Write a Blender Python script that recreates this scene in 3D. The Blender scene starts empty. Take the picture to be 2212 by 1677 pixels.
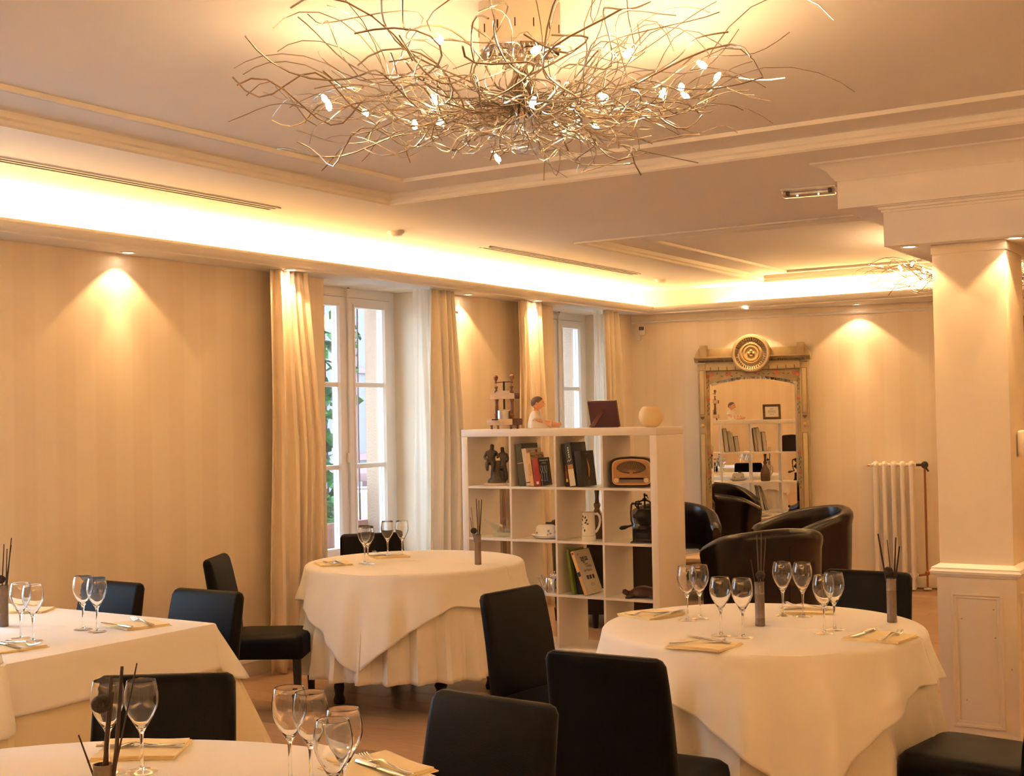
import bpy, bmesh, math, random
from mathutils import Vector, Matrix, Euler
PI = math.pi
SC = bpy.context.scene
COL = SC.collection
random.seed(7)

# ------------------------------------------------------------------ camera, world, exposure
cam = bpy.data.cameras.new('camera')
cam.sensor_fit = 'HORIZONTAL'; cam.sensor_width = 36.0
cam.lens = 2823.9 / 2212.0 * 36.0
cam.clip_start = 0.05; cam.clip_end = 200
camo = bpy.data.objects.new('camera', cam); COL.objects.link(camo)
yaw, pitch, roll = 0.567753, 0.022986, -0.018628
F = Vector((-math.sin(yaw)*math.cos(pitch), math.cos(yaw)*math.cos(pitch), math.sin(pitch)))
R0 = Vector((math.cos(yaw), math.sin(yaw), 0)); U0 = R0.cross(F)
R_ = R0*math.cos(roll) + U0*math.sin(roll); U_ = -R0*math.sin(roll) + U0*math.cos(roll)
camo.matrix_world = Matrix(((R_.x, U_.x, -F.x, 0), (R_.y, U_.y, -F.y, 0), (R_.z, U_.z, -F.z, 1.562), (0, 0, 0, 1)))
SC.camera = camo

world = bpy.data.worlds.new('overcast_sky'); SC.world = world
world.use_nodes = True
bgn = world.node_tree.nodes['Background']
bgn.inputs[0].default_value = (0.60, 0.78, 1.0, 1); bgn.inputs[1].default_value = 3.4

SC.view_settings.view_transform = 'Standard'; SC.view_settings.look = 'None'
SC.view_settings.gamma = 1.0; SC.view_settings.use_curve_mapping = False
SC.view_settings.exposure = 1.68
SC.cycles.max_bounces = 10; SC.cycles.diffuse_bounces = 5; SC.cycles.glossy_bounces = 5
SC.cycles.transmission_bounces = 8; SC.cycles.transparent_max_bounces = 32
SC.cycles.sample_clamp_indirect = 6.0
SC.cycles.caustics_reflective = False; SC.cycles.caustics_refractive = False
WARM = (1.0, 0.515, 0.195)
COVE = (1.0, 0.585, 0.23)

# ------------------------------------------------------------------ materials
MATS = {}
def mat(name, col, rough=0.5, metal=0.0, emit=None, estr=0.0, spec=0.5, coat=0.0, sheen=0.0, trans=0.0, ior=1.45, sss=0.0, bump=None, noise=None):
    m = bpy.data.materials.new(name); m.use_nodes = True
    nt = m.node_tree; b = nt.nodes['Principled BSDF']
    b.inputs['Base Color'].default_value = (*col, 1); b.inputs['Roughness'].default_value = rough
    b.inputs['Metallic'].default_value = metal; b.inputs['Specular IOR Level'].default_value = spec
    b.inputs['Coat Weight'].default_value = coat; b.inputs['Sheen Weight'].default_value = sheen
    b.inputs['Transmission Weight'].default_value = trans; b.inputs['IOR'].default_value = ior
    if sss: b.inputs['Subsurface Weight'].default_value = sss; b.inputs['Subsurface Scale'].default_value = 0.02
    if emit: b.inputs['Emission Color'].default_value = (*emit, 1); b.inputs['Emission Strength'].default_value = estr
    tc = None
    if bump or noise:
        tc = nt.nodes.new('ShaderNodeTexCoord')
    if bump:
        sc, st = bump
        nz = nt.nodes.new('ShaderNodeTexNoise'); nz.inputs['Scale'].default_value = sc; nz.inputs['Detail'].default_value = 3
        bp = nt.nodes.new('ShaderNodeBump'); bp.inputs['Strength'].default_value = st; bp.inputs['Distance'].default_value = 0.01
        nt.links.new(tc.outputs['Object'], nz.inputs['Vector']); nt.links.new(nz.outputs['Fac'], bp.inputs['Height'])
        nt.links.new(bp.outputs['Normal'], b.inputs['Normal'])
    if noise:
        sc, c2, stretch = noise
        mp = nt.nodes.new('ShaderNodeMapping'); mp.inputs['Scale'].default_value = stretch
        nz = nt.nodes.new('ShaderNodeTexNoise'); nz.inputs['Scale'].default_value = sc; nz.inputs['Detail'].default_value = 4
        mx = nt.nodes.new('ShaderNodeMix'); mx.data_type = 'RGBA'
        mx.inputs[6].default_value = (*col, 1); mx.inputs[7].default_value = (*c2, 1)
        rp = nt.nodes.new('ShaderNodeMapRange'); rp.inputs[1].default_value = 0.35; rp.inputs[2].default_value = 0.65
        nt.links.new(tc.outputs['Object'], mp.inputs['Vector']); nt.links.new(mp.outputs['Vector'], nz.inputs['Vector'])
        nt.links.new(nz.outputs['Fac'], rp.inputs[0]); nt.links.new(rp.outputs[0], mx.inputs[0])
        nt.links.new(mx.outputs[2], b.inputs['Base Color'])
    MATS[name] = m
    return m

def wallpaper(name, c1, c2, axis, period):
    m = mat(name, c1, 0.75, bump=(260, 0.12)); nt = m.node_tree; b = nt.nodes['Principled BSDF']
    tc = nt.nodes.new('ShaderNodeTexCoord'); sp = nt.nodes.new('ShaderNodeSeparateXYZ')
    nt.links.new(tc.outputs['Object'], sp.inputs[0])
    def wave(per, ph):
        a = nt.nodes.new('ShaderNodeMath'); a.operation = 'MULTIPLY_ADD'; a.inputs[1].default_value = 2*PI/per; a.inputs[2].default_value = ph
        s = nt.nodes.new('ShaderNodeMath'); s.operation = 'SINE'
        nt.links.new(sp.outputs[axis], a.inputs[0]); nt.links.new(a.outputs[0], s.inputs[0]); return s
    w1 = wave(period, 0.3)
    st = nt.nodes.new('ShaderNodeMapRange'); st.inputs[1].default_value = -0.25; st.inputs[2].default_value = 0.25
    nt.links.new(w1.outputs[0], st.inputs[0])
    w2 = wave(period*0.23, 1.1)
    ad = nt.nodes.new('ShaderNodeMath'); ad.operation = 'MULTIPLY_ADD'; ad.inputs[1].default_value = 0.14
    nt.links.new(w2.outputs[0], ad.inputs[0]); nt.links.new(st.outputs[0], ad.inputs[2])
    mx = nt.nodes.new('ShaderNodeMix'); mx.data_type = 'RGBA'; mx.clamp_factor = True
    mx.inputs[6].default_value = (*c1, 1); mx.inputs[7].default_value = (*c2, 1)
    nt.links.new(ad.outputs[0], mx.inputs[0]); nt.links.new(mx.outputs[2], b.inputs['Base Color'])
    return m

def thin_glass(name, tint=(1, 1, 1), rough=0.0, fac=1.0):
    m = bpy.data.materials.new(name); m.use_nodes = True; nt = m.node_tree; nt.nodes.clear()
    o = nt.nodes.new('ShaderNodeOutputMaterial'); t = nt.nodes.new('ShaderNodeBsdfTransparent'); t.inputs[0].default_value = (*tint, 1)
    g = nt.nodes.new('ShaderNodeBsdfGlossy'); g.inputs['Roughness'].default_value = rough; g.inputs[0].default_value = (1, 1, 1, 1)
    f = nt.nodes.new('ShaderNodeFresnel'); ge = nt.nodes.new('ShaderNodeNewGeometry')
    io = nt.nodes.new('ShaderNodeMapRange'); io.inputs[3].default_value = 1.5; io.inputs[4].default_value = 1/1.5   # same reflectance from both sides of the sheet
    nt.links.new(ge.outputs['Backfacing'], io.inputs[0]); nt.links.new(io.outputs[0], f.inputs[0])
    k = nt.nodes.new('ShaderNodeMath'); k.operation = 'MULTIPLY'; k.inputs[1].default_value = fac
    x = nt.nodes.new('ShaderNodeMixShader')
    nt.links.new(f.outputs[0], k.inputs[0]); nt.links.new(k.outputs[0], x.inputs[0])
    nt.links.new(t.outputs[0], x.inputs[1]); nt.links.new(g.outputs[0], x.inputs[2]); nt.links.new(x.outputs[0], o.inputs[0])
    MATS[name] = m
    return m

def sheer(name, col, opac):
    m = bpy.data.materials.new(name); m.use_nodes = True; nt = m.node_tree; nt.nodes.clear()
    o = nt.nodes.new('ShaderNodeOutputMaterial'); d = nt.nodes.new('ShaderNodeBsdfDiffuse'); d.inputs[0].default_value = (*col, 1)
    tl = nt.nodes.new('ShaderNodeBsdfTranslucent'); tl.inputs[0].default_value = (*col, 1)
    t = nt.nodes.new('ShaderNodeBsdfTransparent'); a = nt.nodes.new('ShaderNodeMixShader'); a.inputs[0].default_value = 0.45
    x = nt.nodes.new('ShaderNodeMixShader'); x.inputs[0].default_value = opac
    nt.links.new(d.outputs[0], a.inputs[1]); nt.links.new(tl.outputs[0], a.inputs[2])
    nt.links.new(t.outputs[0], x.inputs[1]); nt.links.new(a.outputs[0], x.inputs[2]); nt.links.new(x.outputs[0], o.inputs[0])
    MATS[name] = m
    return m

wallpaper('wallpaper_left', (0.83, 0.71, 0.55), (0.86, 0.75, 0.59), 1, 0.26)
wallpaper('wallpaper_back', (0.825, 0.71, 0.55), (0.85, 0.75, 0.60), 0, 0.26)
mat('ceiling_paint', (0.86, 0.83, 0.79), 0.8)
mat('moulding', (0.87, 0.83, 0.76), 0.55)
mat('cove_white', (0.88, 0.84, 0.76), 0.7)
mat('reveal_paint', (0.84, 0.76, 0.64), 0.75)
mat('column_paper', (0.83, 0.72, 0.54), 0.7, bump=(420, 0.12))
mat('dado_paint', (0.80, 0.70, 0.56), 0.45)
mat('baseboard_paint', (0.82, 0.75, 0.64), 0.5)
mat('floor_base', (0.35, 0.2, 0.11), 0.6)
PLK = [mat('plank_wood_%d' % i, c, 0.30, noise=(6, tuple(x*0.82 for x in c), (1.2, 14, 1))) for i, c in enumerate([(0.52, 0.33, 0.20), (0.56, 0.36, 0.22), (0.49, 0.31, 0.185)])]
mat('window_paint', (0.86, 0.80, 0.74), 0.35)
thin_glass('pane_glass', (0.98, 1, 0.99), 0.0, 1.0)
mat('hardware_white', (0.8, 0.74, 0.66), 0.4)
mat('curtain_cloth', (0.88, 0.74, 0.56), 0.55, sheen=0.3)
mat('curtain_pale', (0.86, 0.78, 0.64), 0.6, sheen=0.2)
sheer('curtain_sheer', (0.92, 0.88, 0.80), 0.62)
mat('black_leather', (0.0025, 0.0025, 0.003), 0.46, spec=0.13, bump=(300, 0.12))
mat('tub_leather', (0.010, 0.006, 0.005), 0.26, spec=0.5, bump=(160, 0.08))
mat('black_wood', (0.010, 0.009, 0.009), 0.4)
mat('cloth_white', (0.86, 0.82, 0.75), 0.85, sheen=0.2, bump=(900, 0.08))
mat('cloth_under', (0.84, 0.79, 0.70), 0.85, sheen=0.2)
mat('cloth_yellow', (0.84, 0.73, 0.50), 0.85, sheen=0.2)
mat('napkin_cloth', (0.88, 0.72, 0.40), 0.85, sheen=0.2)
mat('steel', (0.72, 0.70, 0.68), 0.16, metal=1.0)
mat('chrome', (0.85, 0.84, 0.83), 0.05, metal=1.0)
mat('alu_wire', (0.46, 0.41, 0.35), 0.26, metal=1.0)
mat('drum_metal', (0.80, 0.72, 0.62), 0.38, metal=1.0)
mat('slot_dark', (0.008, 0.006, 0.005), 0.8, spec=0.1)
mat('knot_brown', (0.46, 0.33, 0.23), 0.6)
mat('bulb_glow', (1, 0.9, 0.7), 0.3, emit=(1.0, 0.70, 0.36), estr=90)
mat('led_glow', (1, 0.9, 0.7), 0.5, emit=COVE, estr=40)
mat('led_fill_glow', (1, 0.9, 0.7), 0.5, emit=COVE, estr=62)  # stronger glow for the two added fill strips out of view
mat('spot_glow', (1, 0.95, 0.9), 0.4, emit=(1.0, 0.80, 0.60), estr=9)
thin_glass('wine_glass', (0.985, 0.985, 0.985), 0.0, 1.25)
m_ = bpy.data.materials.new('stem_glass'); m_.use_nodes = True; nt_ = m_.node_tree; nt_.nodes.clear()
o_ = nt_.nodes.new('ShaderNodeOutputMaterial'); g_ = nt_.nodes.new('ShaderNodeBsdfGlass'); g_.inputs['IOR'].default_value = 1.5; g_.inputs['Roughness'].default_value = 0.0
nt_.links.new(g_.outputs[0], o_.inputs[0]); MATS['stem_glass'] = m_
thin_glass('green_glass', (0.94, 0.965, 0.94), 0.0, 1.5)
mat('tin_tube', (0.20, 0.16, 0.135), 0.42, metal=0.6, bump=(120, 0.3))
mat('dark_stick', (0.035, 0.018, 0.014), 0.6)
mat('seed_dark', (0.018, 0.010, 0.008), 0.7, bump=(160, 0.8))
mat('shelf_white', (0.86, 0.80, 0.72), 0.28)
mat('turned_wood', (0.26, 0.11, 0.05), 0.35, noise=(9, (0.17, 0.065, 0.03), (4, 4, 1)))
mat('pale_wood', (0.66, 0.50, 0.34), 0.55, noise=(14, (0.56, 0.40, 0.25), (1, 6, 6)))
mat('dark_end_wood', (0.10, 0.035, 0.022), 0.5)
mat('iron', (0.014, 0.011, 0.011), 0.45, metal=0.3)
mat('zinc', (0.50, 0.52, 0.52), 0.30, metal=0.9)
mat('doll_skin', (0.80, 0.42, 0.25), 0.4)
mat('doll_dress', (0.86, 0.78, 0.66), 0.85, bump=(90, 0.4))
mat('doll_hair', (0.11, 0.075, 0.05), 0.6)
mat('doll_eye', (0.02, 0.02, 0.03), 0.2)
mat('maroon_card', (0.075, 0.022, 0.032), 0.5)
mat('maroon_strut', (0.085, 0.013, 0.010), 0.4)
mat('frame_wood', (0.10, 0.04, 0.025), 0.35)
mat('paper', (0.82, 0.76, 0.66), 0.8)
mat('brass', (0.75, 0.55, 0.3), 0.3, metal=1.0)
mat('wax', (0.90, 0.70, 0.40), 0.45, sss=0.12)
mat('bronze', (0.075, 0.055, 0.038), 0.5, metal=0.35, bump=(60, 0.4))
mat('marble', (0.60, 0.45, 0.36), 0.35)
mat('porcelain', (0.86, 0.82, 0.74), 0.12, coat=0.4)
mat('jug_cream', (0.84, 0.78, 0.62), 0.18, coat=0.3)
mat('motif_black', (0.012, 0.012, 0.02), 0.5)
mat('motif_blue', (0.03, 0.05, 0.14), 0.5)
mat('motif_red', (0.30, 0.06, 0.05), 0.5)
mat('ochre_line', (0.55, 0.28, 0.12), 0.4)
mat('brown_glaze', (0.13, 0.07, 0.045), 0.15, coat=0.5)
mat('bakelite', (0.020, 0.010, 0.008), 0.18, coat=0.4)
mat('radio_face', (0.42, 0.22, 0.09), 0.5)
mat('radio_grille', (0.10, 0.055, 0.03), 0.7)
mat('radio_gold', (0.62, 0.46, 0.25), 0.3, metal=0.8)
mat('ivory', (0.80, 0.64, 0.42), 0.35)
mat('carved_wood', (0.045, 0.014, 0.009), 0.35, bump=(40, 0.5))
mat('mirror_silver', (0.92, 0.92, 0.90), 0.0, metal=1.0)
mat('mirror_paint', (0.44, 0.34, 0.185), 0.5, noise=(12, (0.36, 0.27, 0.14), (1, 1, 1)))
mat('mirror_paint_light', (0.52, 0.41, 0.22), 0.5)
mat('mirror_dark', (0.13, 0.075, 0.04), 0.55)
mat('mirror_gilt', (0.55, 0.36, 0.15), 0.35, metal=0.4)
mat('rose_pink', (0.52, 0.16, 0.11), 0.6)
mat('leaf_paint', (0.13, 0.14, 0.07), 0.6)
mat('radiator_white', (0.84, 0.77, 0.68), 0.3)
mat('copper', (0.40, 0.15, 0.08), 0.35, metal=0.7)
mat('pipe_brown', (0.34, 0.22, 0.16), 0.5)
mat('valve_black', (0.03, 0.022, 0.018), 0.4)
mat('plastic_white', (0.84, 0.78, 0.70), 0.4)
mat('sensor_lens', (0.16, 0.14, 0.15), 0.25)
thin_glass('diffuser_clear', (0.80, 0.76, 0.72), 0.1, 2.0)
mat('door_red', (0.12, 0.015, 0.012), 0.4)
mat('sign_yellow', (0.85, 0.55, 0.02), 0.5)
mat('table_wood', (0.62, 0.44, 0.29), 0.4)
mat('ink', (0.03, 0.025, 0.025), 0.6)
mat('text_white', (0.80, 0.76, 0.70), 0.6)
mat('house_wall', (0.17, 0.15, 0.146), 0.9)
mat('peach_stucco', (0.40, 0.26, 0.18), 0.9, bump=(70, 0.5))
mat('shutter_brown', (0.22, 0.11, 0.11), 0.6)
mat('terracotta', (0.48, 0.24, 0.20), 0.7)
mat('cream_stucco', (0.80, 0.66, 0.45), 0.9)
mat('ground_grey', (0.45, 0.44, 0.42), 0.9)
for i, c in enumerate([(0.045, 0.15, 0.03), (0.07, 0.20, 0.045), (0.022, 0.075, 0.022)]): mat('ivy_%d' % i, c, 0.5)
BOOK = {}
def bookmat(n, c): BOOK[n] = mat('book_' + n, c, 0.45)
for n, c in dict(grey=(0.10, 0.11, 0.11), cream=(0.72, 0.60, 0.45), tan=(0.62, 0.43, 0.22), red=(0.30, 0.03, 0.02), navy=(0.012, 0.02, 0.045), black=(0.010, 0.010, 0.012),
                 slate=(0.045, 0.065, 0.09), char=(0.014, 0.011, 0.010), green=(0.20, 0.26, 0.045), dark=(0.022, 0.018, 0.020), ivory=(0.66, 0.58, 0.44), orange=(0.78, 0.50, 0.22)).items(): bookmat(n, c)

# ------------------------------------------------------------------ mesh builder
class MB:
    def __init__(self): self.v = []; self.f = []
    def add(self, vs, fs):
        n = len(self.v); self.v += [tuple(q) for q in vs]; self.f += [tuple(i+n for i in q) for q in fs]; return self
    def box(self, x0, x1, y0, y1, z0, z1):
        vs = [(x, y, z) for z in (z0, z1) for (x, y) in ((x0, y0), (x1, y0), (x1, y1), (x0, y1))]
        return self.add(vs, [(3, 2, 1, 0), (4, 5, 6, 7), (0, 1, 5, 4), (1, 2, 6, 5), (2, 3, 7, 6), (3, 0, 4, 7)])
    def rbox(self, sx, sy, sz, r, seg=3, c=(0, 0, 0), M=None):
        bm = bmesh.new(); bmesh.ops.create_cube(bm, size=1)
        for v in bm.verts: v.co = Vector((v.co.x*sx, v.co.y*sy, v.co.z*sz))
        bmesh.ops.bevel(bm, geom=list(bm.edges), offset=r, segments=seg, affect='EDGES', profile=0.5)
        T = Matrix.Translation(c) @ (M.to_4x4() if M is not None else Matrix.Identity(4))
        bm.verts.index_update()
        vs = [T @ v.co for v in bm.verts]; fs = [[v.index for v in f.verts] for f in bm.faces]; bm.free()
        return self.add(vs, fs)
    def tube(self, pts, r, n=8, caps=True):
        pts = [Vector(q) for q in pts]; m = len(pts)
        rs = r if isinstance(r, (list, tuple)) else [r]*m
        tan = [(pts[min(i+1, m-1)] - pts[max(i-1, 0)]).normalized() for i in range(m)]
        up = Vector((0, 0, 1)) if abs(tan[0].z) < 0.9 else Vector((1, 0, 0))
        a = (up - tan[0]*up.dot(tan[0])).normalized(); vs = []
        for i in range(m):
            a = (a - tan[i]*a.dot(tan[i]))
            a = a.normalized() if a.length > 1e-6 else tan[i].orthogonal().normalized()
            b = tan[i].cross(a)
            for k in range(n):
                t = 2*PI*k/n; vs.append(pts[i] + (a*math.cos(t) + b*math.sin(t))*rs[i])
        fs = [(i*n+k, i*n+(k+1) % n, (i+1)*n+(k+1) % n, (i+1)*n+k) for i in range(m-1) for k in range(n)]
        if caps: fs += [tuple(range(n-1, -1, -1)), tuple((m-1)*n+k for k in range(n))]
        return self.add(vs, fs)
    def lathe(self, prof, n=24, c=(0, 0, 0), cap=True, sx=1, sy=1):
        vs = []
        for (r, z) in prof:
            for k in range(n):
                t = 2*PI*k/n; vs.append((c[0]+r*math.cos(t)*sx, c[1]+r*math.sin(t)*sy, c[2]+z))
        m = len(prof)
        fs = [(i*n+k, i*n+(k+1) % n, (i+1)*n+(k+1) % n, (i+1)*n+k) for i in range(m-1) for k in range(n)]
        if cap:
            if prof[0][0] > 1e-5: fs.append(tuple(range(n-1, -1, -1)))
            if prof[-1][0] > 1e-5: fs.append(tuple((m-1)*n+k for k in range(n)))
        return self.add(vs, fs)
    def ball(self, c, rx, ry=None, rz=None, n=16, m=10, M=None):
        ry = ry or rx; rz = rz or rx; vs = []; c = Vector(c)
        for i in range(m+1):
            p = -PI/2 + PI*i/m
            for k in range(n):
                t = 2*PI*k/n; q = Vector((rx*math.cos(p)*math.cos(t), ry*math.cos(p)*math.sin(t), rz*math.sin(p)))
                vs.append(c + (M @ q if M is not None else q))
        return self.add(vs, [(i*n+k, i*n+(k+1) % n, (i+1)*n+(k+1) % n, (i+1)*n+k) for i in range(m) for k in range(n)])
    def prism(self, poly, axis, a, b):
        # polygon in the two other axes, extruded along axis between a and b
        def P(q, w): return {0: (w, q[0], q[1]), 1: (q[0], w, q[1]), 2: (q[0], q[1], w)}[axis]
        n = len(poly); vs = [P(q, a) for q in poly] + [P(q, b) for q in poly]
        return self.add(vs, [tuple(range(n-1, -1, -1)), tuple(range(n, 2*n))] + [(k, (k+1) % n, n+(k+1) % n, n+k) for k in range(n)])
    def grid(self, P, close_u=False):
        m = len(P); n = len(P[0]); vs = [q for row in P for q in row]
        fs = [(i*n+k, i*n+(k+1) % n, ((i+1) % m)*n+(k+1) % n, ((i+1) % m)*n+k) for i in range(m if close_u else m-1) for k in range(n-1)]
        return self.add(vs, fs)
    def loft(self, secs, caps=True):
        m = len(secs); n = len(secs[0]); vs = [q for s in secs for q in s]
        fs = [(i*n+k, i*n+(k+1) % n, (i+1)*n+(k+1) % n, (i+1)*n+k) for i in range(m-1) for k in range(n)]
        if caps: fs += [tuple(range(n-1, -1, -1)), tuple((m-1)*n+k for k in range(n))]
        return self.add(vs, fs)
    def xf(self, M, start=0):
        for i in range(start, len(self.v)): self.v[i] = tuple(M @ Vector(self.v[i]))
        return self

def mesh(name, mb, m, smooth=True, fixn=True):
    me = bpy.data.meshes.new(name); me.from_pydata(mb.v, [], mb.f)
    if fixn:
        bm = bmesh.new(); bm.from_mesh(me); bmesh.ops.recalc_face_normals(bm, faces=bm.faces); bm.to_mesh(me); bm.free()
    me.materials.append(MATS[m] if isinstance(m, str) else m)
    if smooth:
        for p in me.polygons: p.use_smooth = True
        try: me.set_sharp_from_angle(angle=math.radians(38))
        except Exception: pass
    me.update(); return me
def obj(name, mb, m, parent=None, loc=None, rot=None, smooth=True, fixn=True):
    me = mb if isinstance(mb, bpy.types.Mesh) else mesh(name, mb, m, smooth, fixn)
    o = bpy.data.objects.new(name, me); COL.objects.link(o)
    if parent is not None: o.parent = parent
    if loc is not None: o.location = loc
    if rot is not None: o.rotation_euler = rot
    return o
def tag(o, label, cat, group=None):
    o['label'] = label; o['category'] = cat
    if group: o['group'] = group
    return o
def thing(name, label, cat, loc=(0, 0, 0), rz=0.0, group=None):
    o = bpy.data.objects.new(name, None); o.empty_display_size = 0.1; COL.objects.link(o)
    o.location = loc; o.rotation_euler = (0, 0, rz)
    return tag(o, label, cat, group)
def struct(name, mb=None, m=None, loc=None, rz=None, smooth=False):
    if mb is None:
        o = bpy.data.objects.new(name, None); COL.objects.link(o)
    else: o = obj(name, mb, m, smooth=smooth)
    if loc is not None: o.location = loc
    if rz is not None: o.rotation_euler = (0, 0, rz)
    o['kind'] = 'structure'; return o
def dup(root, label, loc=None, rz=None, group=None):
    def cp(o, par):
        c = o.copy(); COL.objects.link(c); c.parent = par
        for ch in list(o.children): cp(ch, c)
        return c
    r = cp(root, None)
    r['label'] = label
    if loc is not None: r.location = loc
    if rz is not None: r.rotation_euler = (0, 0, rz)
    if group: r['group'] = group
    return r
def text(name, s, size, m, parent, M, ext=0.0004, align='CENTER'):
    cu = bpy.data.curves.new(name, 'FONT'); cu.body = s; cu.size = size; cu.extrude = ext; cu.align_x = align; cu.align_y = 'CENTER'; cu.resolution_u = 3
    to = bpy.data.objects.new(name+'_tmp', cu); COL.objects.link(to)
    dg = bpy.context.evaluated_depsgraph_get(); me = bpy.data.meshes.new_from_object(to.evaluated_get(dg))
    bpy.data.objects.remove(to); bpy.data.curves.remove(cu)
    me.materials.clear(); me.materials.append(MATS[m])
    o = bpy.data.objects.new(name, me); COL.objects.link(o); o.parent = parent; o.matrix_local = M; return o
def lamp(kind, name, loc, watts, color, parent=None, **k):
    l = bpy.data.lights.new(name, kind); l.energy = watts; l.color = color
    for a, b in k.items(): setattr(l, a, b)
    o = bpy.data.objects.new(name, l); COL.objects.link(o); o.location = loc
    if parent is not None: o.parent = parent
    return o
def rotm(axis, a): return Matrix.Rotation(a, 4, axis)
T4 = Matrix.Translation

# ------------------------------------------------------------------ room shell
XW = -5.757; ZS = 2.52; ZC = 2.75; ZR = 2.80; XR = 2.4; YF = -2.6
WR = math.atan(0.2)                                   # the back wall stands askew
BW = Vector((XW, 11.70 + 0.2*(XW + 3.14), 0))
def bw(s, off, z): # point on the back wall: s metres from the left corner, off metres into the room
    return Vector((BW.x + math.cos(WR)*s + math.sin(WR)*off, BW.y + math.sin(WR)*s - math.cos(WR)*off, z))

floor = struct('floor', MB().box(-7, XR+.3, YF-.3, 13.6, -0.10, -0.012), 'floor_base')
PW, PL = 0.192, 1.29
pm = [mesh('plank', MB().box(0, PL-.002, 0, PW-.002, -0.012, 0.0), m, smooth=False) for m in PLK]
pe = {}
rows = int((8.6+1.2)/PW)
rp = random.Random(3)
cnt = 0
for j in range(rows):
    y = 2.0 + j*PW
    off = rp.random()*PL; x = XW - off
    while x < 0.9:
        if cnt < 298 and x+PL > XW+.02 and y < 11.05:
            xs = max(x, XW); 
            if xs > x+.001:
                me_ = mesh('plank', MB().box(xs, x+PL-.002, y, y+PW-.002, -0.012, 0.0), rp.choice(PLK), smooth=False); obj('plank', me_, None, floor)
            else: obj('plank', rp.choice(pm), None, floor, loc=(x, y, 0))
            cnt += 1
        x += PL
struct('floor_far', MB().box(XW, XR, YF, 2.0, -0.012, 0.0).box(0.95, XR, 2.0, 13.4, -0.012, 0.0).box(XW, 0.95, 2.0 + rows*PW, 13.4, -.012, 0), PLK[0])

# left wall with three window niches
WIN = [(6.70, 7.84), (9.71, 10.79), (2.10, 3.80)]
ZSILL = 0.50
wl = MB(); ys = sorted(WIN); y0 = YF
for (a, b) in ys:
    wl.box(XW-.30, XW, y0, a, 0, ZC+.05); wl.box(XW-.30, XW, a, b, 0, ZSILL); wl.box(XW-.30, XW, a, b, ZS, ZC+.05); y0 = b
wl.box(XW-.30, XW, y0, 11.9, 0, ZC+.05)
struct('wall_left', wl, 'wallpaper_left')
wo = MB(); y0 = YF
for (a, b) in ys:
    a += .06; b -= .05
    wo.box(XW-.535, XW-.38, y0, a, -.2, 3.2); wo.box(XW-.535, XW-.38, a, b, -.2, ZSILL-.05); wo.box(XW-.535, XW-.38, a, b, ZS-.02, 3.2); y0 = b
wo.box(XW-.535, XW-.38, y0, 14.2, -.2, 3.2)
struct('wall_outer', wo, 'peach_stucco')
# back wall (askew), right and front walls
struct('wall_back', MB().box(-.3, 8.6, 0, .25, 0, 2.86), 'wallpaper_back', loc=BW, rz=WR)
struct('trim_1', MB().prism([(0, 2.442), (-.022, 2.445), (-.03, 2.455), (-.02, 2.466), (0, 2.474)], 0, .01, 8.4), 'moulding', loc=BW, rz=WR, smooth=True)
struct('wall_right', MB().box(XR, XR+.25, YF, 13.6, 0, 2.86), 'wallpaper_left')
struct('wall_front', MB().box(XW-.3, XR+.25, YF-.25, YF, 0, 2.86), 'wallpaper_back')
# baseboards
bbp = [(0, 0), (.016, 0), (.016, .085), (.010, .10), (0, .105)]
struct('baseboard_left', MB().prism([(XW+a, b) for a, b in bbp], 1, YF, 11.15), 'baseboard_paint')
struct('baseboard_back', MB().prism([(-a, b) for a, b in bbp], 0, .02, 8.4), 'baseboard_paint', loc=BW, rz=WR)

# ceiling with two shallow coffers
CX0, CX1 = -4.39, 0.29
C1 = (0.95, 5.67); C2 = (7.73, 11.12)
ce = MB()
ce.box(XW-.3, CX0, YF-.3, 13.6, ZC, ZR); ce.box(CX1, XR+.3, YF-.3, 13.6, ZC, ZR)
ce.box(CX0, CX1, YF-.3, C1[0], ZC, ZR); ce.box(CX0, CX1, C1[1], C2[0], ZC, ZR); ce.box(CX0, CX1, C2[1], 13.6, ZC, ZR)
ce.box(XW-.3, XR+.3, YF-.3, 13.6, ZR, ZR+.06)
struct('ceiling', ce, 'ceiling_paint')
def ring(x0, x1, y0, y1, prof):
    # mitred moulding frame; prof = (inward offset, z)
    mb = MB(); P = []
    for (sx, sy, cx, cy) in ((1, 1, x0, y0), (-1, 1, x1, y0), (-1, -1, x1, y1), (1, -1, x0, y1)):
        P.append([(cx + sx*d, cy + sy*d, z) for d, z in prof])
    n = len(prof)
    vs = [q for r in P for q in r]; fs = []
    for i in range(4):
        j = (i+1) % 4
        for k in range(n-1): fs.append((i*n+k, j*n+k, j*n+k+1, i*n+k+1))
    return mb.add(vs, fs)
step = [(-.012, ZC-.001), (-.012, ZC-.010), (0, ZC-.012), (.010, ZC-.004), (.012, ZC+.012), (.022, ZC+.02), (.024, ZR-.004), (.034, ZR)]
pic = [(0, ZR), (.002, ZR-.010), (.012, ZR-.012), (.018, ZR-.006), (.030, ZR-.008), (.046, ZR-.020), (.056, ZR-.018), (.060, ZR)]
struct('trim_2', ring(CX0, CX1, *C1, step), 'moulding', smooth=True)
struct('trim_3', ring(CX0, CX1, *C2, step), 'moulding', smooth=True)
struct('trim_4', ring(CX0+.285, CX1-.285, C1[0]+.27, C1[1]-.27, pic), 'moulding', smooth=True)
struct('trim_5', ring(CX0+.27, CX1-.27, C2[0]+.45, C2[1]-.22, pic), 'moulding', smooth=True)

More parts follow.
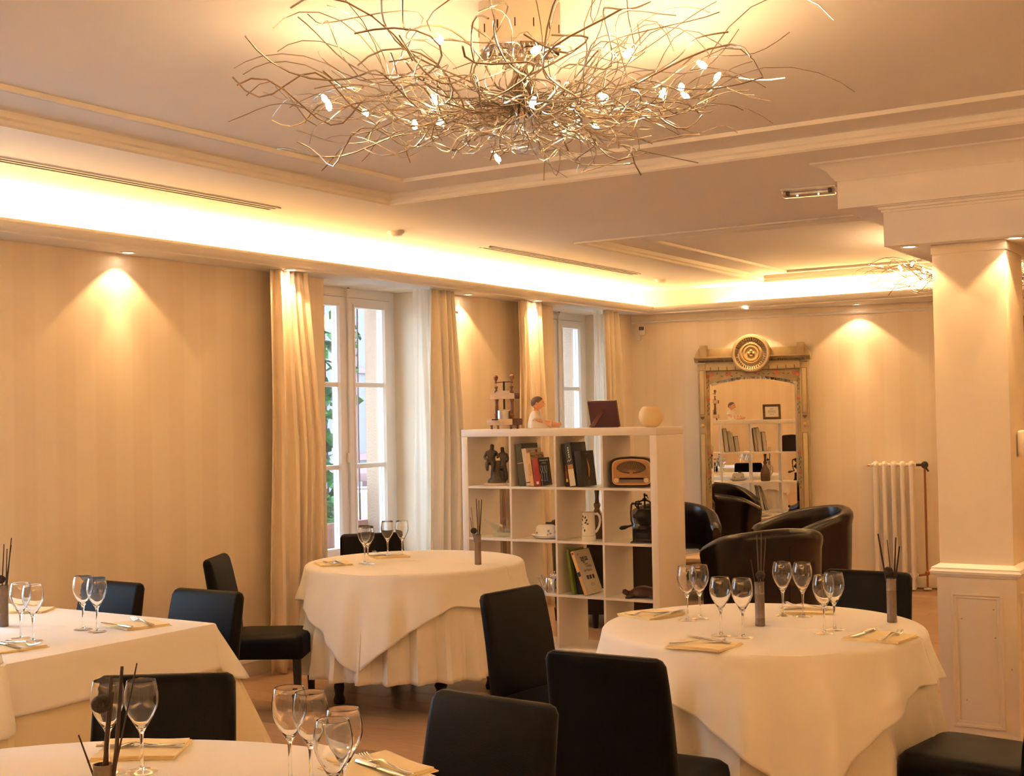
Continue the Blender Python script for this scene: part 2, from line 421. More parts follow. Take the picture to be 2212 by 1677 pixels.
# cove: soffit shelf, crown moulding, light strips lying in it
KX, KY = -5.525, 11.13          # foot of the crown on the left and at the back
KX2, KY2 = XR-.22, YF+.22
struct('soffit', MB().box(XW, KX, YF, 12.2, ZS, ZS+.02).box(KX, XR, KY, 13.6, ZS, ZS+.02).box(KX2, XR, YF, KY, ZS, ZS+.02).box(KX, KX2, YF, KY2, ZS, ZS+.02), 'ceiling_paint')
cr = [(0, ZS), (.006, ZS), (.010, ZS+.008), (.016, ZS+.010), (.030, ZS+.012), (.060, ZS+.018), (.088, ZS+.030), (.104, ZS+.040), (.110, ZS+.040), (.112, ZS+.048), (.128, ZS+.048), (.134, ZS+.054), (.134, ZS+.064), (.104, ZS+.064), (.104, ZS+.052), (.0, ZS+.02)]
pts = [(KX, KY2, 1, 1), (KX, KY, 1, -1), (KX2, KY, -1, -1), (KX2, KY2, -1, 1), (KX, KY2, 1, 1)]
cr = [(d*.42, z) for d, z in cr]
P = [[(x + sx*d, y + sy*d, z) for d, z in cr] for (x, y, sx, sy) in pts]
struct('trim_6', MB().grid(P), 'moulding', smooth=True)
struct('cove_back', MB().box(XW-.01, XW+.012, YF, 11.47, ZS+.02, ZC).box(XW, XR, 11.45, 11.50, ZS+.02, ZC), 'cove_white')
s1 = obj('light_strip', MB().rbox(.03, 13.4, .014, .004, 2, (XW+.075, 4.4, ZS+.03)), 'led_glow')
tag(s1, 'long warm light strip hidden in the cove above the window wall', 'light strip', 'cove light strips')
s2 = obj('light_strip', MB().rbox(7.4, .03, .014, .004, 2, (-1.75, 11.34, ZS+.03)), 'led_glow')
tag(s2, 'warm light strip hidden in the cove above the mirror wall', 'light strip', 'cove light strips')

s3 = obj('light_strip', MB().rbox(.03, 13.0, .014, .004, 2, (XR-.075, 4.4, ZS+.03)), 'led_fill_glow')  # added unseen strip that lifts the ambient light of the room
tag(s3, 'added warm fill strip, out of view in the cove opposite the windows', 'light strip', 'cove light strips')
s4 = obj('light_strip', MB().rbox(7.4, .03, .014, .004, 2, (-1.75, YF+.075, ZS+.03)), 'led_fill_glow')  # second added strip, behind the camera, also for ambient fill
tag(s4, 'added warm fill strip, out of view in the cove facing the mirror', 'light strip', 'cove light strips')

# windows
def make_window(i, a, b):
    w = struct('window_%d' % i)
    x0, x1 = XW-.35, XW-.29
    fr = MB(); fr.box(x0-.02, x1, a-.02, a+.055, ZSILL, ZS); fr.box(x0-.02, x1, b-.055, b+.02, ZSILL, ZS); fr.box(x0-.02, x1, a+.055, b-.055, ZS-.065, ZS); fr.box(x0-.02, x1, a+.055, b-.055, ZSILL, ZSILL+.045)
    obj('window_frame', fr, 'window_paint', w, smooth=False)
    obj('window_sill', MB().rbox(.34, b-a-.004, .03, .006, 2, (XW-.14, (a+b)/2, ZSILL+.016)), 'window_paint', w)
    mid = (a+b)/2
    for (c, d) in ((a+.055, mid-.004), (mid+.004, b-.055)):
        lf = MB(); lx0, lx1 = x0+.004, x1+.012; st = .085; zb, zt = ZSILL+.05, ZS-.07
        ga, gb = c+st, d-st; za, zz = .66, 2.385
        lf.box(lx0, lx1, c, ga, zb, zt); lf.box(lx0, lx1, gb, d, zb, zt); lf.box(lx0, lx1, ga, gb, zz, zt); lf.box(lx0, lx1, ga, gb, zb, za)
        leaf = obj('leaf', lf, 'window_paint', w, smooth=False)
        zs = [za, 1.235, 1.824, zz]
        bead = MB()
        for q in (ga, gb):
            s = 1 if q == ga else -1
            bead.prism([(lx1, q-s*.022), (lx1+.008, q-s*.018), (lx1+.008, q-s*.004), (lx1-.012, q+s*.008)], 2, za-.02, zz+.02)
        obj('bead', bead, 'window_paint', leaf, smooth=False)
        for k in (1, 2): obj('glazing_bar', MB().rbox(.045, gb-ga+.004, .034, .006, 2, ((lx0+lx1)/2+.004, (ga+gb)/2, zs[k])), 'window_paint', leaf)
        for k in range(3): obj('pane', MB().box(x0+.028, x0+.032, ga, gb, zs[k]+.014, zs[k+1]-.014), 'pane_glass', leaf, smooth=False)
    bolt = MB().tube([(x1+.022, mid, ZSILL+.1), (x1+.022, mid, ZS-.02)], .008, 8).rbox(.02, .05, .07, .005, 2, (x1+.02, mid, 1.30)).tube([(x1+.022, mid, ZS-.03), (x1+.03, mid, ZS-.005)], .013, 8)
    obj('bolt_rod', bolt, 'hardware_white', w)
    if i < 3: obj('top_hook', MB().ball((x1+.03, mid, ZS-.008), .012, n=8, m=6), 'mirror_dark', w)
    return w
for i, (a, b) in enumerate(WIN): make_window(i+1, a, b)

# ceiling beam boxes beside the column
BX = 2.4
BX = XR-.36
bm_ = MB().box(-2.04, BX, 6.15, 7.55, 2.54, ZC+.01)
beam = struct('beam', bm_, 'ceiling_paint')
bp_ = MB(); pr = [(0, 2.675), (.012, 2.672), (.02, 2.685), (.030, 2.690), (.055, 2.715), (.085, 2.728), (.10, 2.74), (.14, 2.742), (.145, 2.751)]
P = [[(-2.04 - d*sx, 6.15 - d*sy, z) for d, z in pr] for (sx, sy) in ((.6, 1),)] + [[(BX, 6.15 - d, z) for d, z in pr]]
bp_.grid(P); P = [[(-2.04 - d*.6, 6.15 - d, z) for d, z in pr], [(-2.04 - d*.6, 7.55, z) for d, z in pr]]; bp_.grid(P)
obj('crown', bp_, 'moulding', beam)
obj('lower_box', MB().box(-1.845, BX, 6.23, 7.30, 2.35, 2.54), 'ceiling_paint', beam, smooth=False)
mo = MB(); pr = [(0, 2.512), (.012, 2.512), (.016, 2.522), (.03, 2.524), (.034, 2.534), (.06, 2.536), (.06, 2.541)]
mo.grid([[(-1.845 - d*.5, 6.23 - d, z) for d, z in pr], [(BX, 6.23 - d, z) for d, z in pr]]); mo.grid([[(-1.845 - d*.5, 6.23 - d, z) for d, z in pr], [(-1.845 - d*.5, 7.3, z) for d, z in pr]])
obj('bed_moulding', mo, 'moulding', beam)

# column with panelled dado
CXA, CXB, CYA, CYB = -1.650, -1.315, 6.34, 6.70
col = thing('column', 'square papered column with panelled dado under the ceiling beam', 'column', ((CXA+CXB)/2, (CYA+CYB)/2, 0))
hw, hd = (CXB-CXA)/2, (CYB-CYA)/2
obj('shaft', MB().box(-hw, hw, -hd, hd, .80, 2.345), 'column_paper', col, smooth=False)
obj('top_band', MB().box(-hw-.004, hw+.004, -hd-.004, hd+.004, 2.305, 2.349), 'column_paper', col, smooth=False)
obj('dado', MB().box(-hw-.012, hw+.012, -hd-.012, hd+.012, 0, .805), 'dado_paint', col, smooth=False)
rl = ring(-hw-.012, hw+.012, -hd-.012, hd+.012, [(.012, .775), (-.010, .777), (-.014, .786), (-.024, .790), (-.028, .802), (-.022, .810), (-.022, .818), (-.006, .826), (.012, .836)])
obj('dado_rail', rl, 'moulding', col)
obj('plinth', MB().box(-hw-.03, hw+.03, -hd-.03, hd+.03, 0, .05), 'dado_paint', col, smooth=False)
def panel(w, z0, z1):
    pf = [(0, 0), (.004, .012), (.012, .013), (.018, .007), (.026, .008), (.030, .0)]
    mb = MB(); P = []
    for (sx, sz, cx, cz) in ((1, 1, -w, z0), (-1, 1, w, z0), (-1, -1, w, z1), (1, -1, -w, z1)):
        P.append([(cx + sx*d, -h, cz + sz*d) for d, h in pf])
    n = len(pf); vs = [q for r in P for q in r]; fs = []
    for i in range(4):
        j = (i+1) % 4
        for k in range(n-1): fs.append((i*n+k, j*n+k, j*n+k+1, i*n+k+1))
    return mb.add(vs, fs)
obj('panel_moulding', panel(.118, .075, .705), 'dado_paint', col, loc=(-.0, -hd-.012, 0))
obj('panel_moulding', panel(.118, .075, .705), 'dado_paint', col, loc=(hw+.012, 0, 0), rot=(0, 0, PI/2))
obj('panel_moulding', panel(.118, .075, .705), 'dado_paint', col, loc=(-hw-.012, 0, 0), rot=(0, 0, -PI/2))
for (x, z) in ((.075, .63), (.15, .36), (-.07, .58), (.08, .50), (-.055, .2)):
    obj('knot', MB().lathe([(.0, .0008), (.0025, .0006), (.0038, 0)], 10).xf(rotm('X', PI/2)), 'knot_brown', col, loc=(x, -hd-.0125, z))
tz = thing('thermostat', 'small cream thermostat box on the side of the papered column', 'thermostat', (CXB+.02, 6.50, 1.40), PI/2)
obj('body', MB().rbox(.085, .03, .12, .012, 3, (0, 0, 0)), 'plastic_white', tz)
obj('dial', MB().lathe([(.018, 0), (.018, .006), (.012, .008), (0, .008)], 16).xf(rotm('X', PI/2)), 'ivory', tz, loc=(0, -.015, .02))

# door on the back wall seen past the column
dr = struct('door_1', MB().box(3.50, 4.45, -.05, 0, 0, 2.36), 'door_red', loc=BW, rz=WR)
obj('door_panel', MB().rbox(.66, .02, .8, .006, 2, (3.975, -.055, .62)), 'door_red', dr)
obj('door_panel', MB().rbox(.66, .02, .9, .006, 2, (3.975, -.055, 1.62)), 'door_red', dr)
sg = obj('sign', MB().rbox(.62, .012, .10, .004, 2), 'sign_yellow'); sg.location = bw(3.83, .075, 2.155); sg.rotation_euler = (0, 0, WR)
tag(sg, 'flat yellow sign on the dark red door beyond the column', 'sign')
# wiring cover plate high on the window wall and the copper riser below it
pl_ = obj('cover_plate', MB().rbox(.012, .23, .09, .004, 2), 'reveal_paint'); pl_.location = (XW+.008, 8.16, 2.435)
tag(pl_, 'flat cream cover plate high on the wall between the two windows', 'cover plate')
pp = obj('riser_pipe', MB().tube([(XW+.03, 8.83, 0), (XW+.03, 8.83, 1.10), (XW+.03, 8.80, 1.14), (XW+.005, 8.78, 1.15)], .016, 8), 'pipe_brown')
tag(pp, 'thin brown heating pipe rising against the window wall', 'pipe')

# ------------------------------------------------------------------ ceiling fittings
def linear_vent(ya, yb, label):
    t = thing('linear_vent', label, 'vent', (-4.985, (ya+yb)/2, ZC), 0, 'slot vents in the ceiling')
    L = (yb-ya)/2
    obj('frame', MB().box(-.045, -.034, -L, L, -.006, .0).box(.034, .045, -L, L, -.006, 0).box(-.045, .045, -L, -L+.01, -.006, 0).box(-.045, .045, L-.01, L, -.006, 0), 'moulding', t, smooth=False)
    for x in (-.020, .020): obj('slot', MB().box(x-.013, x+.013, -L+.01, L-.01, -.0045, -.0005), 'slot_dark', t, smooth=False)  # solid strips coloured near black as the shade inside open slots
    obj('blade', MB().box(-.006, .006, -L+.01, L-.01, -.006, -.001), 'moulding', t, smooth=False)
linear_vent(2.2, 5.40, 'long slot vent in the ceiling above the empty striped wall')
linear_vent(7.50, 9.78, 'shorter slot vent in the ceiling above the two windows')
def detector(y, label):
    t = thing('smoke_detector', label, 'detector', (-5.01, y, ZC), 0, 'detectors on the ceiling')
    obj('base', MB().lathe([(.052, 0), (.055, -.008), (.050, -.016)], 20), 'plastic_white', t)
    obj('cover', MB().lathe([(.046, -.016), (.040, -.026), (.018, -.032), (0, -.033)], 20), 'plastic_white', t)
detector(6.53, 'small round ceiling detector between the two slot vents')
detector(10.30, 'small round ceiling detector near the far corner of the cove')
em = thing('emergency_light', 'slim clear emergency light on the ceiling beside the beam', 'emergency light', (-2.36, 6.65, ZC), math.radians(9))
obj('base', MB().rbox(.285, .075, .012, .004, 2, (0, 0, -.006)), 'plastic_white', em)
obj('cover', MB().rbox(.28, .07, .035, .012, 3, (0, 0, -.028)), 'diffuser_clear', em)
for x in (-.11, .11): obj('socket', MB().rbox(.02, .03, .022, .004, 2, (x, 0, -.024)), 'radio_grille', em)
obj('tube', MB().tube([(-.1, 0, -.026), (.1, 0, -.026)], .008, 10), 'plastic_white', em)
for x in (-.055, .055): obj('indicator', MB().ball((x, -.03, -.043), .004, n=8, m=6), 'spot_glow', em)
def downlight(p, label, watts, aim=(0, 0, -1), size=64, group='recessed downlights', blend=.35, shown=True):
    t = thing('downlight', label, 'downlight', p, 0, group)
    obj('ring', MB().lathe([(.030, .0), (.044, .0), (.046, -.004), (.040, -.007), (.030, -.004)], 24, cap=False), 'plastic_white', t)
    obj('lamp_face', MB().lathe([(.0305, -.002), (.016, -.004), (0, -.0045)], 20, cap=False), 'spot_glow', t)
    for (w_, sz_, bl_) in ((watts*.42, size, .22), (watts*.50, 46, .75)):      # reflector spill and hot core
        s = lamp('SPOT', 'beam_lamp', (0, 0, -.012), w_, (1.0, .60, .27), t, spot_size=math.radians(sz_), spot_blend=bl_, shadow_soft_size=.02)
        s.rotation_euler = Vector(aim).to_track_quat('-Z', 'Y').to_euler()
SW = 15
for y, lb in ((4.95, 'recessed downlight in the soffit over the empty striped wall'), (6.16, 'recessed downlight in the soffit above the first curtain'), (8.28, 'recessed downlight in the soffit between the two windows'), (9.12, 'recessed downlight in the soffit above the third curtain')):
    downlight((XW+(.20 if y in (6.16, 9.12) else .095), y, ZS), lb, SW, size=104)
pA = bw(1.16, .26, ZS); pB = bw(2.12, .14, ZS)
downlight(pA, 'recessed downlight in the soffit over the painted mirror', SW, size=104); downlight(pB, 'recessed downlight in the soffit over the white radiator', SW, size=104)
downlight((-1.745, 6.30, 2.35), 'recessed downlight under the beam at the left of the column', 16, size=104)
downlight((-1.262, 6.305, 2.35), 'recessed downlight under the beam at the right of the column', 16, size=104)

# chandeliers: a chrome canopy with a nest of aluminium wires and small bulbs
def chandelier(label, loc):
    t = thing('chandelier', label, 'chandelier', loc, 0, 'wire nest chandeliers')
    rd = random.Random(21)
    dr = MB().lathe([(.123, 0), (.123, -.135)], 40, cap=False)
    obj('canopy', dr, 'drum_metal', t)
    obj('canopy_plate', MB().lathe([(.123, -.130), (.124, -.142), (.118, -.150), (.05, -.152), (0, -.152)], 40, cap=False), 'chrome', t)
    for k in range(14):
        a = 2*PI*k/14; obj('slot', MB().rbox(.003, .002, .026, .0008, 1, (0, -.1235, -.085)).xf(rotm('Z', a)), 'slot_dark', t)
    for k in range(6):
        a = 2*PI*k/6 + .4; obj('lamp_holder', MB().lathe([(.020, 0), (.020, -.012), (.012, -.018), (0, -.018)], 12).xf(T4((.082*math.cos(a), .082*math.sin(a), -.152))), 'chrome', t)
    obj('hub', MB().lathe([(.030, -.150), (.022, -.19), (.018, -.26), (.026, -.31), (.014, -.335), (0, -.34)], 16, cap=False), 'chrome', t)
    ends = []
    NW = 190
    for k in range(NW):
        a = 2*PI*(k*0.6180339 + rd.uniform(-.02, .02)); up = rd.random()
        Rr = rd.uniform(.50, .90) if rd.random() < .78 else rd.uniform(.28, .5)
        n = 24; d = Vector((math.cos(a), math.sin(a), 0)); s = Vector((-d.y, d.x, 0))
        zh = rd.uniform(-.36, -.27)                    # height where the wire leaves the bundle
        zt = rd.uniform(-.40, -.15) + (.07 if up > .85 else 0)
        w1, p1 = rd.uniform(.025, .09), rd.uniform(0, 2*PI); w2, p2 = rd.uniform(.015, .055), rd.uniform(0, 2*PI); f1, f2 = rd.uniform(.8, 2.8), rd.uniform(1.0, 3.2)
        curl = rd.random() < .55; cr_ = rd.uniform(.03, .09); cs = rd.choice((-1, 1)); ct = rd.uniform(0, 1)
        pts = [Vector((.014*math.cos(a), .014*math.sin(a), -.16)), Vector((.016*math.cos(a), .016*math.sin(a), zh + .06))]
        for i in range(n):
            u = (i+1)/n; r = .03 + (Rr-.03)*u**1.05; env = min(1, u*1.6)
            z = zh + (zt - zh)*(u**1.4) - .03*math.sin(PI*u)*(.5 + up*.6)
            q = d*r + s*(w1*env*math.sin(2*PI*f1*u + p1)) + Vector((0, 0, z + w2*env*math.sin(2*PI*f2*u + p2)))
            if curl and u > .62:
                g = (u-.62)/.38*2*PI*.8
                q += (s*cs*ct + Vector((0, 0, 1))*(1-ct))*cr_*(1-math.cos(g)) - d*cr_*math.sin(g)*.9
            q.z = min(q.z, -.012); pts.append(q)
        # smooth
        sm = [pts[0]]
        for i in range(1, len(pts)-1): sm.append(pts[i]*.5 + (pts[i-1] + pts[i+1])*.25)
        sm.append(pts[-1])
        r = rd.choice((.0013, .0015, .0018, .0027))
        obj('wire', MB().tube(sm, r, 5), 'alu_wire', t)
        ends.append(sm)
    bl = MB().lathe([(0, -.016), (.005, -.014), (.0085, -.005), (.0085, .004), (.006, .010), (.005, .016)], 10)
    bme = mesh('bulb', bl, 'bulb_glow')
    picks = [(-.58, 0), (-.40, .16), (-.30, -.12), (-.12, -.30), (.02, .32), (.20, .12), (.14, -.16), (.36, .22), (.52, .06), (.46, -.20), (.66, .02), (-.66, -.2), (-.5, -.4), (.1, -.5), (.3, -.45), (-.2, .5), (-.46, .44), (.5, .46), (-.08, .62), (.28, .62)]
    for i, (x, y) in enumerate(picks):
        best = min((q for s_ in ends for q in s_[5:-4] if q.z < -.2), key=lambda q: (q.x-x)**2 + (q.y-y)**2 + (.01*rd.random()))
        b = obj('bulb', bme, None, t, loc=best + Vector((0, 0, .012)), rot=(rd.uniform(-1.2, 1.2), rd.uniform(-1.2, 1.2), 0))
        lamp('POINT', 'bulb_lamp', best + Vector((0, 0, .012)), 0.9, WARM, t, shadow_soft_size=.012)
    return t
ch1 = chandelier('tangled silver wire chandelier hanging in front above the round tables', (-2.06, 3.31, ZR))
ch2 = dup(ch1, 'tangled silver wire chandelier half hidden behind the column', (-2.06, 9.45, ZR), 1.9)

# ------------------------------------------------------------------ curtains
def curtain_mesh(L0, L1, nf, amp, ztop, zbot, x, seed, flare=.0, skew=0.0):
    rd = random.Random(seed); n = nf*12; m = 30; ph = [rd.uniform(-.6, .6) for _ in range(nf+2)]; am = [rd.uniform(.35, 1.3) for _ in range(nf+2)]; wd = [0]; [wd.append(wd[-1] + rd.uniform(.55, 1.5)) for _ in range(nf)]
    P = []
    for i in range(m+1):
        v = i/m; z = ztop + (zbot-ztop)*v; row = []
        for k in range(n+1):
            u = k/n; fi = u*nf; j = int(min(fi, nf-1)); t = fi-j; u = (wd[j] + (wd[j+1]-wd[j])*t)/wd[-1]
            a_ = am[j]*(1-t) + am[j+1]*t; p_ = ph[j]*(1-t) + ph[j+1]*t
            A = amp*(.55 + .45*min(1, v*3))*a_
            y = L0[0] + (L1[0]-L0[0])*v + ((L0[1]-L0[0]) + ((L1[1]-L1[0]) - (L0[1]-L0[0]))*min(1, v*2.2))*u
            row.append((x + A*(.7*math.cos(2*PI*fi + 1.6*p_*v) + .3*math.cos(4*PI*fi + 3*p_*v + 1)) + .008*math.sin(7*v + 9*u + seed), y + A*.25*math.sin(4*PI*fi + p_), z + (.004*math.sin(20*u) if i == m else 0)))
        P.append(row)
    return MB().grid(P)
def curtain(label, y0, y1, b0, b1, nf, sh, seed, x=-5.62, side=1, main='curtain_cloth'):
    t = thing('curtain', label, 'curtain', (0, 0, 0), 0, 'curtains at the windows')
    o = obj('drape', curtain_mesh((y0, y1), (b0, b1), nf, .034, ZS-.002, .015, x, seed), main, t, fixn=False)
    s = o.modifiers.new('s', 'SOLIDIFY'); s.thickness = .003
    so = obj('sheer_panel', curtain_mesh(sh[0], sh[1], 3, .018, ZS-.002, .02, x-.055, seed+9), 'curtain_sheer', t, fixn=False)
curtain('heavy beige curtain at the left of the first window', 6.03, 6.36, 5.98, 6.47, 5, ((6.30, 6.46), (6.38, 6.60)), 5)
curtain('pale curtain at the right of the first window beside the bookcase', 7.70, 8.02, 7.62, 8.06, 4, ((7.58, 7.78), (7.52, 7.80)), 15, main='curtain_pale')
curtain('beige curtain at the left of the far window behind the wooden press', 8.92, 9.26, 8.90, 9.34, 4, ((9.22, 9.32), (9.28, 9.42)), 25)
curtain('narrow pale curtain in the corner at the right of the far window', 10.36, 10.62, 10.30, 10.66, 3, ((10.27, 10.40), (10.22, 10.38)), 35, main='curtain_pale')

# ------------------------------------------------------------------ dining chairs
def rr(w, d, r, cx, cy, z, n=4, tilt=0.0):
    P = []
    for (sx, sy, a0) in ((1, 1, 0), (-1, 1, PI/2), (-1, -1, PI), (1, -1, 1.5*PI)):
        for k in range(n+1):
            a = a0 + PI/2*k/n; P.append((cx + sx*(w/2-r) + r*math.cos(a), cy + sy*(d/2-r) + r*math.sin(a), z))
    return P
def chair_proto(label):
    t = thing('dining_chair', label, 'chair', (0, 0, 0), 0, 'black leather dining chairs')
    W, D = .415, .44
    seat = []
    for (z, w, d, r) in ((.315, W-.012, D-.012, .02), (.320, W, D, .03), (.39, W, D, .035), (.415, W-.006, D-.006, .04), (.430, W-.03, D-.03, .05), (.436, W-.09, D-.09, .06), (.438, W-.2, D-.2, .06)):
        seat.append(rr(w, d, r, 0, .02, z))
    obj('seat', MB().loft(seat), 'black_leather', t)
    bk = []
    for (z, w, th, r) in ((.30, W-.02, .05, .015), (.36, W, .062, .02), (.50, W, .066, .024), (.64, W-.004, .062, .024), (.76, W-.008, .056, .024), (.815, W-.012, .05, .022), (.832, W-.03, .038, .017), (.840, W-.06, .018, .008)):
        f = (z-.3)/.54; cy = -.195 - .075*f**1.7
        bk.append(rr(w, th, r, 0, cy, z))
    obj('backrest', MB().loft(bk), 'black_leather', t)
    for sx in (-1, 1):
        obj('leg', MB().loft([rr(.030, .030, .004, sx*(W/2-.028), D/2-.03+.02, 0, 2), rr(.042, .042, .005, sx*(W/2-.028), D/2-.035+.02, .33, 2)]), 'black_wood', t)
        obj('leg', MB().loft([rr(.030, .030, .004, sx*(W/2-.028), -.275, 0, 2), rr(.042, .042, .005, sx*(W/2-.028), -.195, .33, 2)]), 'black_wood', t)
    return t
def face(dx, dy): return math.atan2(-dx, dy)   # rotation that points local +Y along (dx, dy)
CH = chair_proto('black leather chair behind the square table at its left end')
def seat_chair(label, bx, by, rz, first=False):
    # bx, by = middle of the top of the backrest
    off = Vector((0, .268, 0)); off.rotate(Euler((0, 0, rz)))
    if first: CH.location = (bx+off.x, by+off.y, 0); CH.rotation_euler = (0, 0, rz); CH['label'] = label; return CH
    return dup(CH, label, (bx+off.x, by+off.y, 0), rz)
seat_chair('bluish lit black chair behind the square table nearest the striped wall', -4.84, 4.12, PI, True)
seat_chair('bluish lit black chair at the right end of the square table', -4.19, 4.085, PI+.02)
seat_chair('black chair in profile drawn up to the round table by the window', -5.20, 5.13, face(.86, .50))
seat_chair('black chair under the first window beyond the round table', -5.30, 6.60, face(.72, -.70))
seat_chair('black chair with its seat toward the large round table in front of the bookcase', -2.99, 4.655, face(1, -.10))
seat_chair('black chair with its back to the viewer tucked under the large round table', -1.92, 3.50, .03)
seat_chair('black chair between the near table and the large round table, facing the near table', -1.885, 2.84, PI-.08)
seat_chair('black chair behind the near left table with seed stems in front of it', -2.90, 2.655, face(.574, -.82))
seat_chair('black chair beyond the large round table in front of the column', -1.852, 5.87, PI-.02)
seat_chair('black chair cropped by the right edge with only its seat in view', -.765, 4.47, face(-1, .14))

# ------------------------------------------------------------------ tables and cloths
ZT = .752
def turned_leg(x, y, m='black_wood'):
    return MB().lathe([(.0, 0), (.030, 0), (.034, .02), (.024, .05), (.030, .09), (.026, .12), (.036, .14), (.028, .16), (.026, .30), (.034, .45), (.036, .70), (.036, .735)], 14, (x, y, 0)), m
def round_cloth(R, ext, zbot_fn, nf, amp, seed, z=ZT+.006, rot=0.0, flare=.10, n=192, rings=26, bias=0.0, quick=False):
    """cloth lying on a round top and falling over the edge; ext(theta) = cloth length beyond the edge"""
    rd = random.Random(seed); ph = [rd.uniform(0, 2*PI) for _ in range(4)]
    P = []
    for k in range(n+1):
        th = 2*PI*k/n; L = ext(th-rot); row = []
        for i in range(5): r = R*(.0001 + i/5*.97); row.append((r*math.cos(th), r*math.sin(th), z))
        fold = math.sin(nf*th + ph[0]) + .45*math.sin((nf*2+1)*th*.5*2 + ph[1]) + .3*math.sin(3*th + ph[2])
        br = .022
        for i in range(rings+1):
            v = i/rings*L
            if v < br*1.57: a = v/br; r = R - br + br*math.sin(a) + .004*0; zz = z - br + br*math.cos(a)
            else:
                q = v - br*1.57; zz = z - br - q*(1 - flare*.35); g = min(1, q/(.16 if quick else .35))
                r = R + flare*q*.6 + amp*(fold+bias)*g**1.2*min(1.6, .5+q*2)
            row.append((r*math.cos(th), r*math.sin(th), max(zz, .02)))
        P.append(row)
    return MB().grid(P)
def square_ext(h, R, p=30):
    def f(t):
        e = h*(abs(math.cos(t))**p + abs(math.sin(t))**p)**(-1/p); return max(.03, e-R)
    return f
def corner_ext(base, corners, width=46):
    def f(t):
        L = base
        for a, k in corners:
            d = abs((math.degrees(t) - a + 180) % 360 - 180); L += k*max(0, 1-d/width)**1.35
        return L
    return f
def place_cloth(name, mb, m, label, loc, cat='tablecloth', group=None):
    o = obj(name, mb, m, fixn=False); o.location = loc
    s = o.modifiers.new('s', 'SOLIDIFY'); s.thickness = .0022; s.offset = 1
    return tag(o, label, cat, group)
def round_table(label, x, y, R, legs=True):
    t = thing('round_table', label, 'table', (x, y, 0), 0, 'round dining tables')
    obj('tabletop', MB().lathe([(0, ZT-.03), (R-.015, ZT-.03), (R-.008, ZT-.02), (R-.008, ZT-.006), (R-.015, ZT), (0, ZT)], 64, cap=False), 'table_wood', t)
    for k in range(4):
        a = PI/4 + k*PI/2 + .15; mb, m = turned_leg((R-.16)*math.cos(a), (R-.16)*math.sin(a)); obj('leg', mb, m, t)
    return t
# table by the window
T1 = (-4.48, 5.964); R1 = .608
round_table('round table with a dark turned leg under white cloths by the window', *T1, R1)
place_cloth('under_cloth', round_cloth(R1+.004, lambda t: .60, None, 26, .020, 2, z=ZT+.003, flare=.12), 'cloth_under', 'floor length cream underlay cloth on the round table by the window', (*T1, 0), group='round table cloths')
place_cloth('tablecloth', round_cloth(R1+.012, corner_ext(.20, ((-80, .37), (10, .12), (100, .3), (190, .10))), None, 16, .014, 4, z=ZT+.008, flare=.24, bias=1.1, quick=True), 'cloth_white', 'white square tablecloth with a pointed corner on the round table by the window', (*T1, 0), group='round table cloths')
# large round table right of centre
T2 = (-1.887, 4.681); R2 = .590
round_table('round table under white cloths in front of the column', *T2, R2)
place_cloth('under_cloth', round_cloth(R2+.004, lambda t: .69, None, 15, .026, 12, z=ZT+.003, flare=.14), 'cloth_under', 'floor length cream underlay cloth on the round table before the column', (*T2, 0), group='round table cloths')
place_cloth('tablecloth', round_cloth(R2+.012, corner_ext(.175, ((-57, .36), (33, .05), (123, .3), (213, .2))), None, 15, .016, 16, z=ZT+.008, flare=.26, bias=1.1, quick=True), 'cloth_white', 'white square tablecloth with a hanging corner on the round table before the column', (*T2, 0), group='round table cloths')
# near table at the lower left
T4c = (-2.09, 1.522); R4 = .945
round_table('large round table at the bottom left corner of the view', *T4c, R4)
place_cloth('tablecloth', round_cloth(R4+.010, lambda t: .62, None, 22, .022, 22, z=ZT+.008, flare=.12), 'cloth_white', 'white cloth on the near table at the bottom left', (*T4c, 0), group='round table cloths')
# table at the right edge
T5 = (-.20, 5.16); R5 = .55
round_table('round table at the right edge beyond the cropped chair', *T5, R5)
place_cloth('tablecloth', round_cloth(R5+.012, square_ext(.78, R5), None, 8, .016, 32, z=ZT+.008, rot=math.radians(205-45), flare=.30), 'cloth_white', 'white cloth corner at the right edge above the cropped seat', (*T5, 0), group='round table cloths')
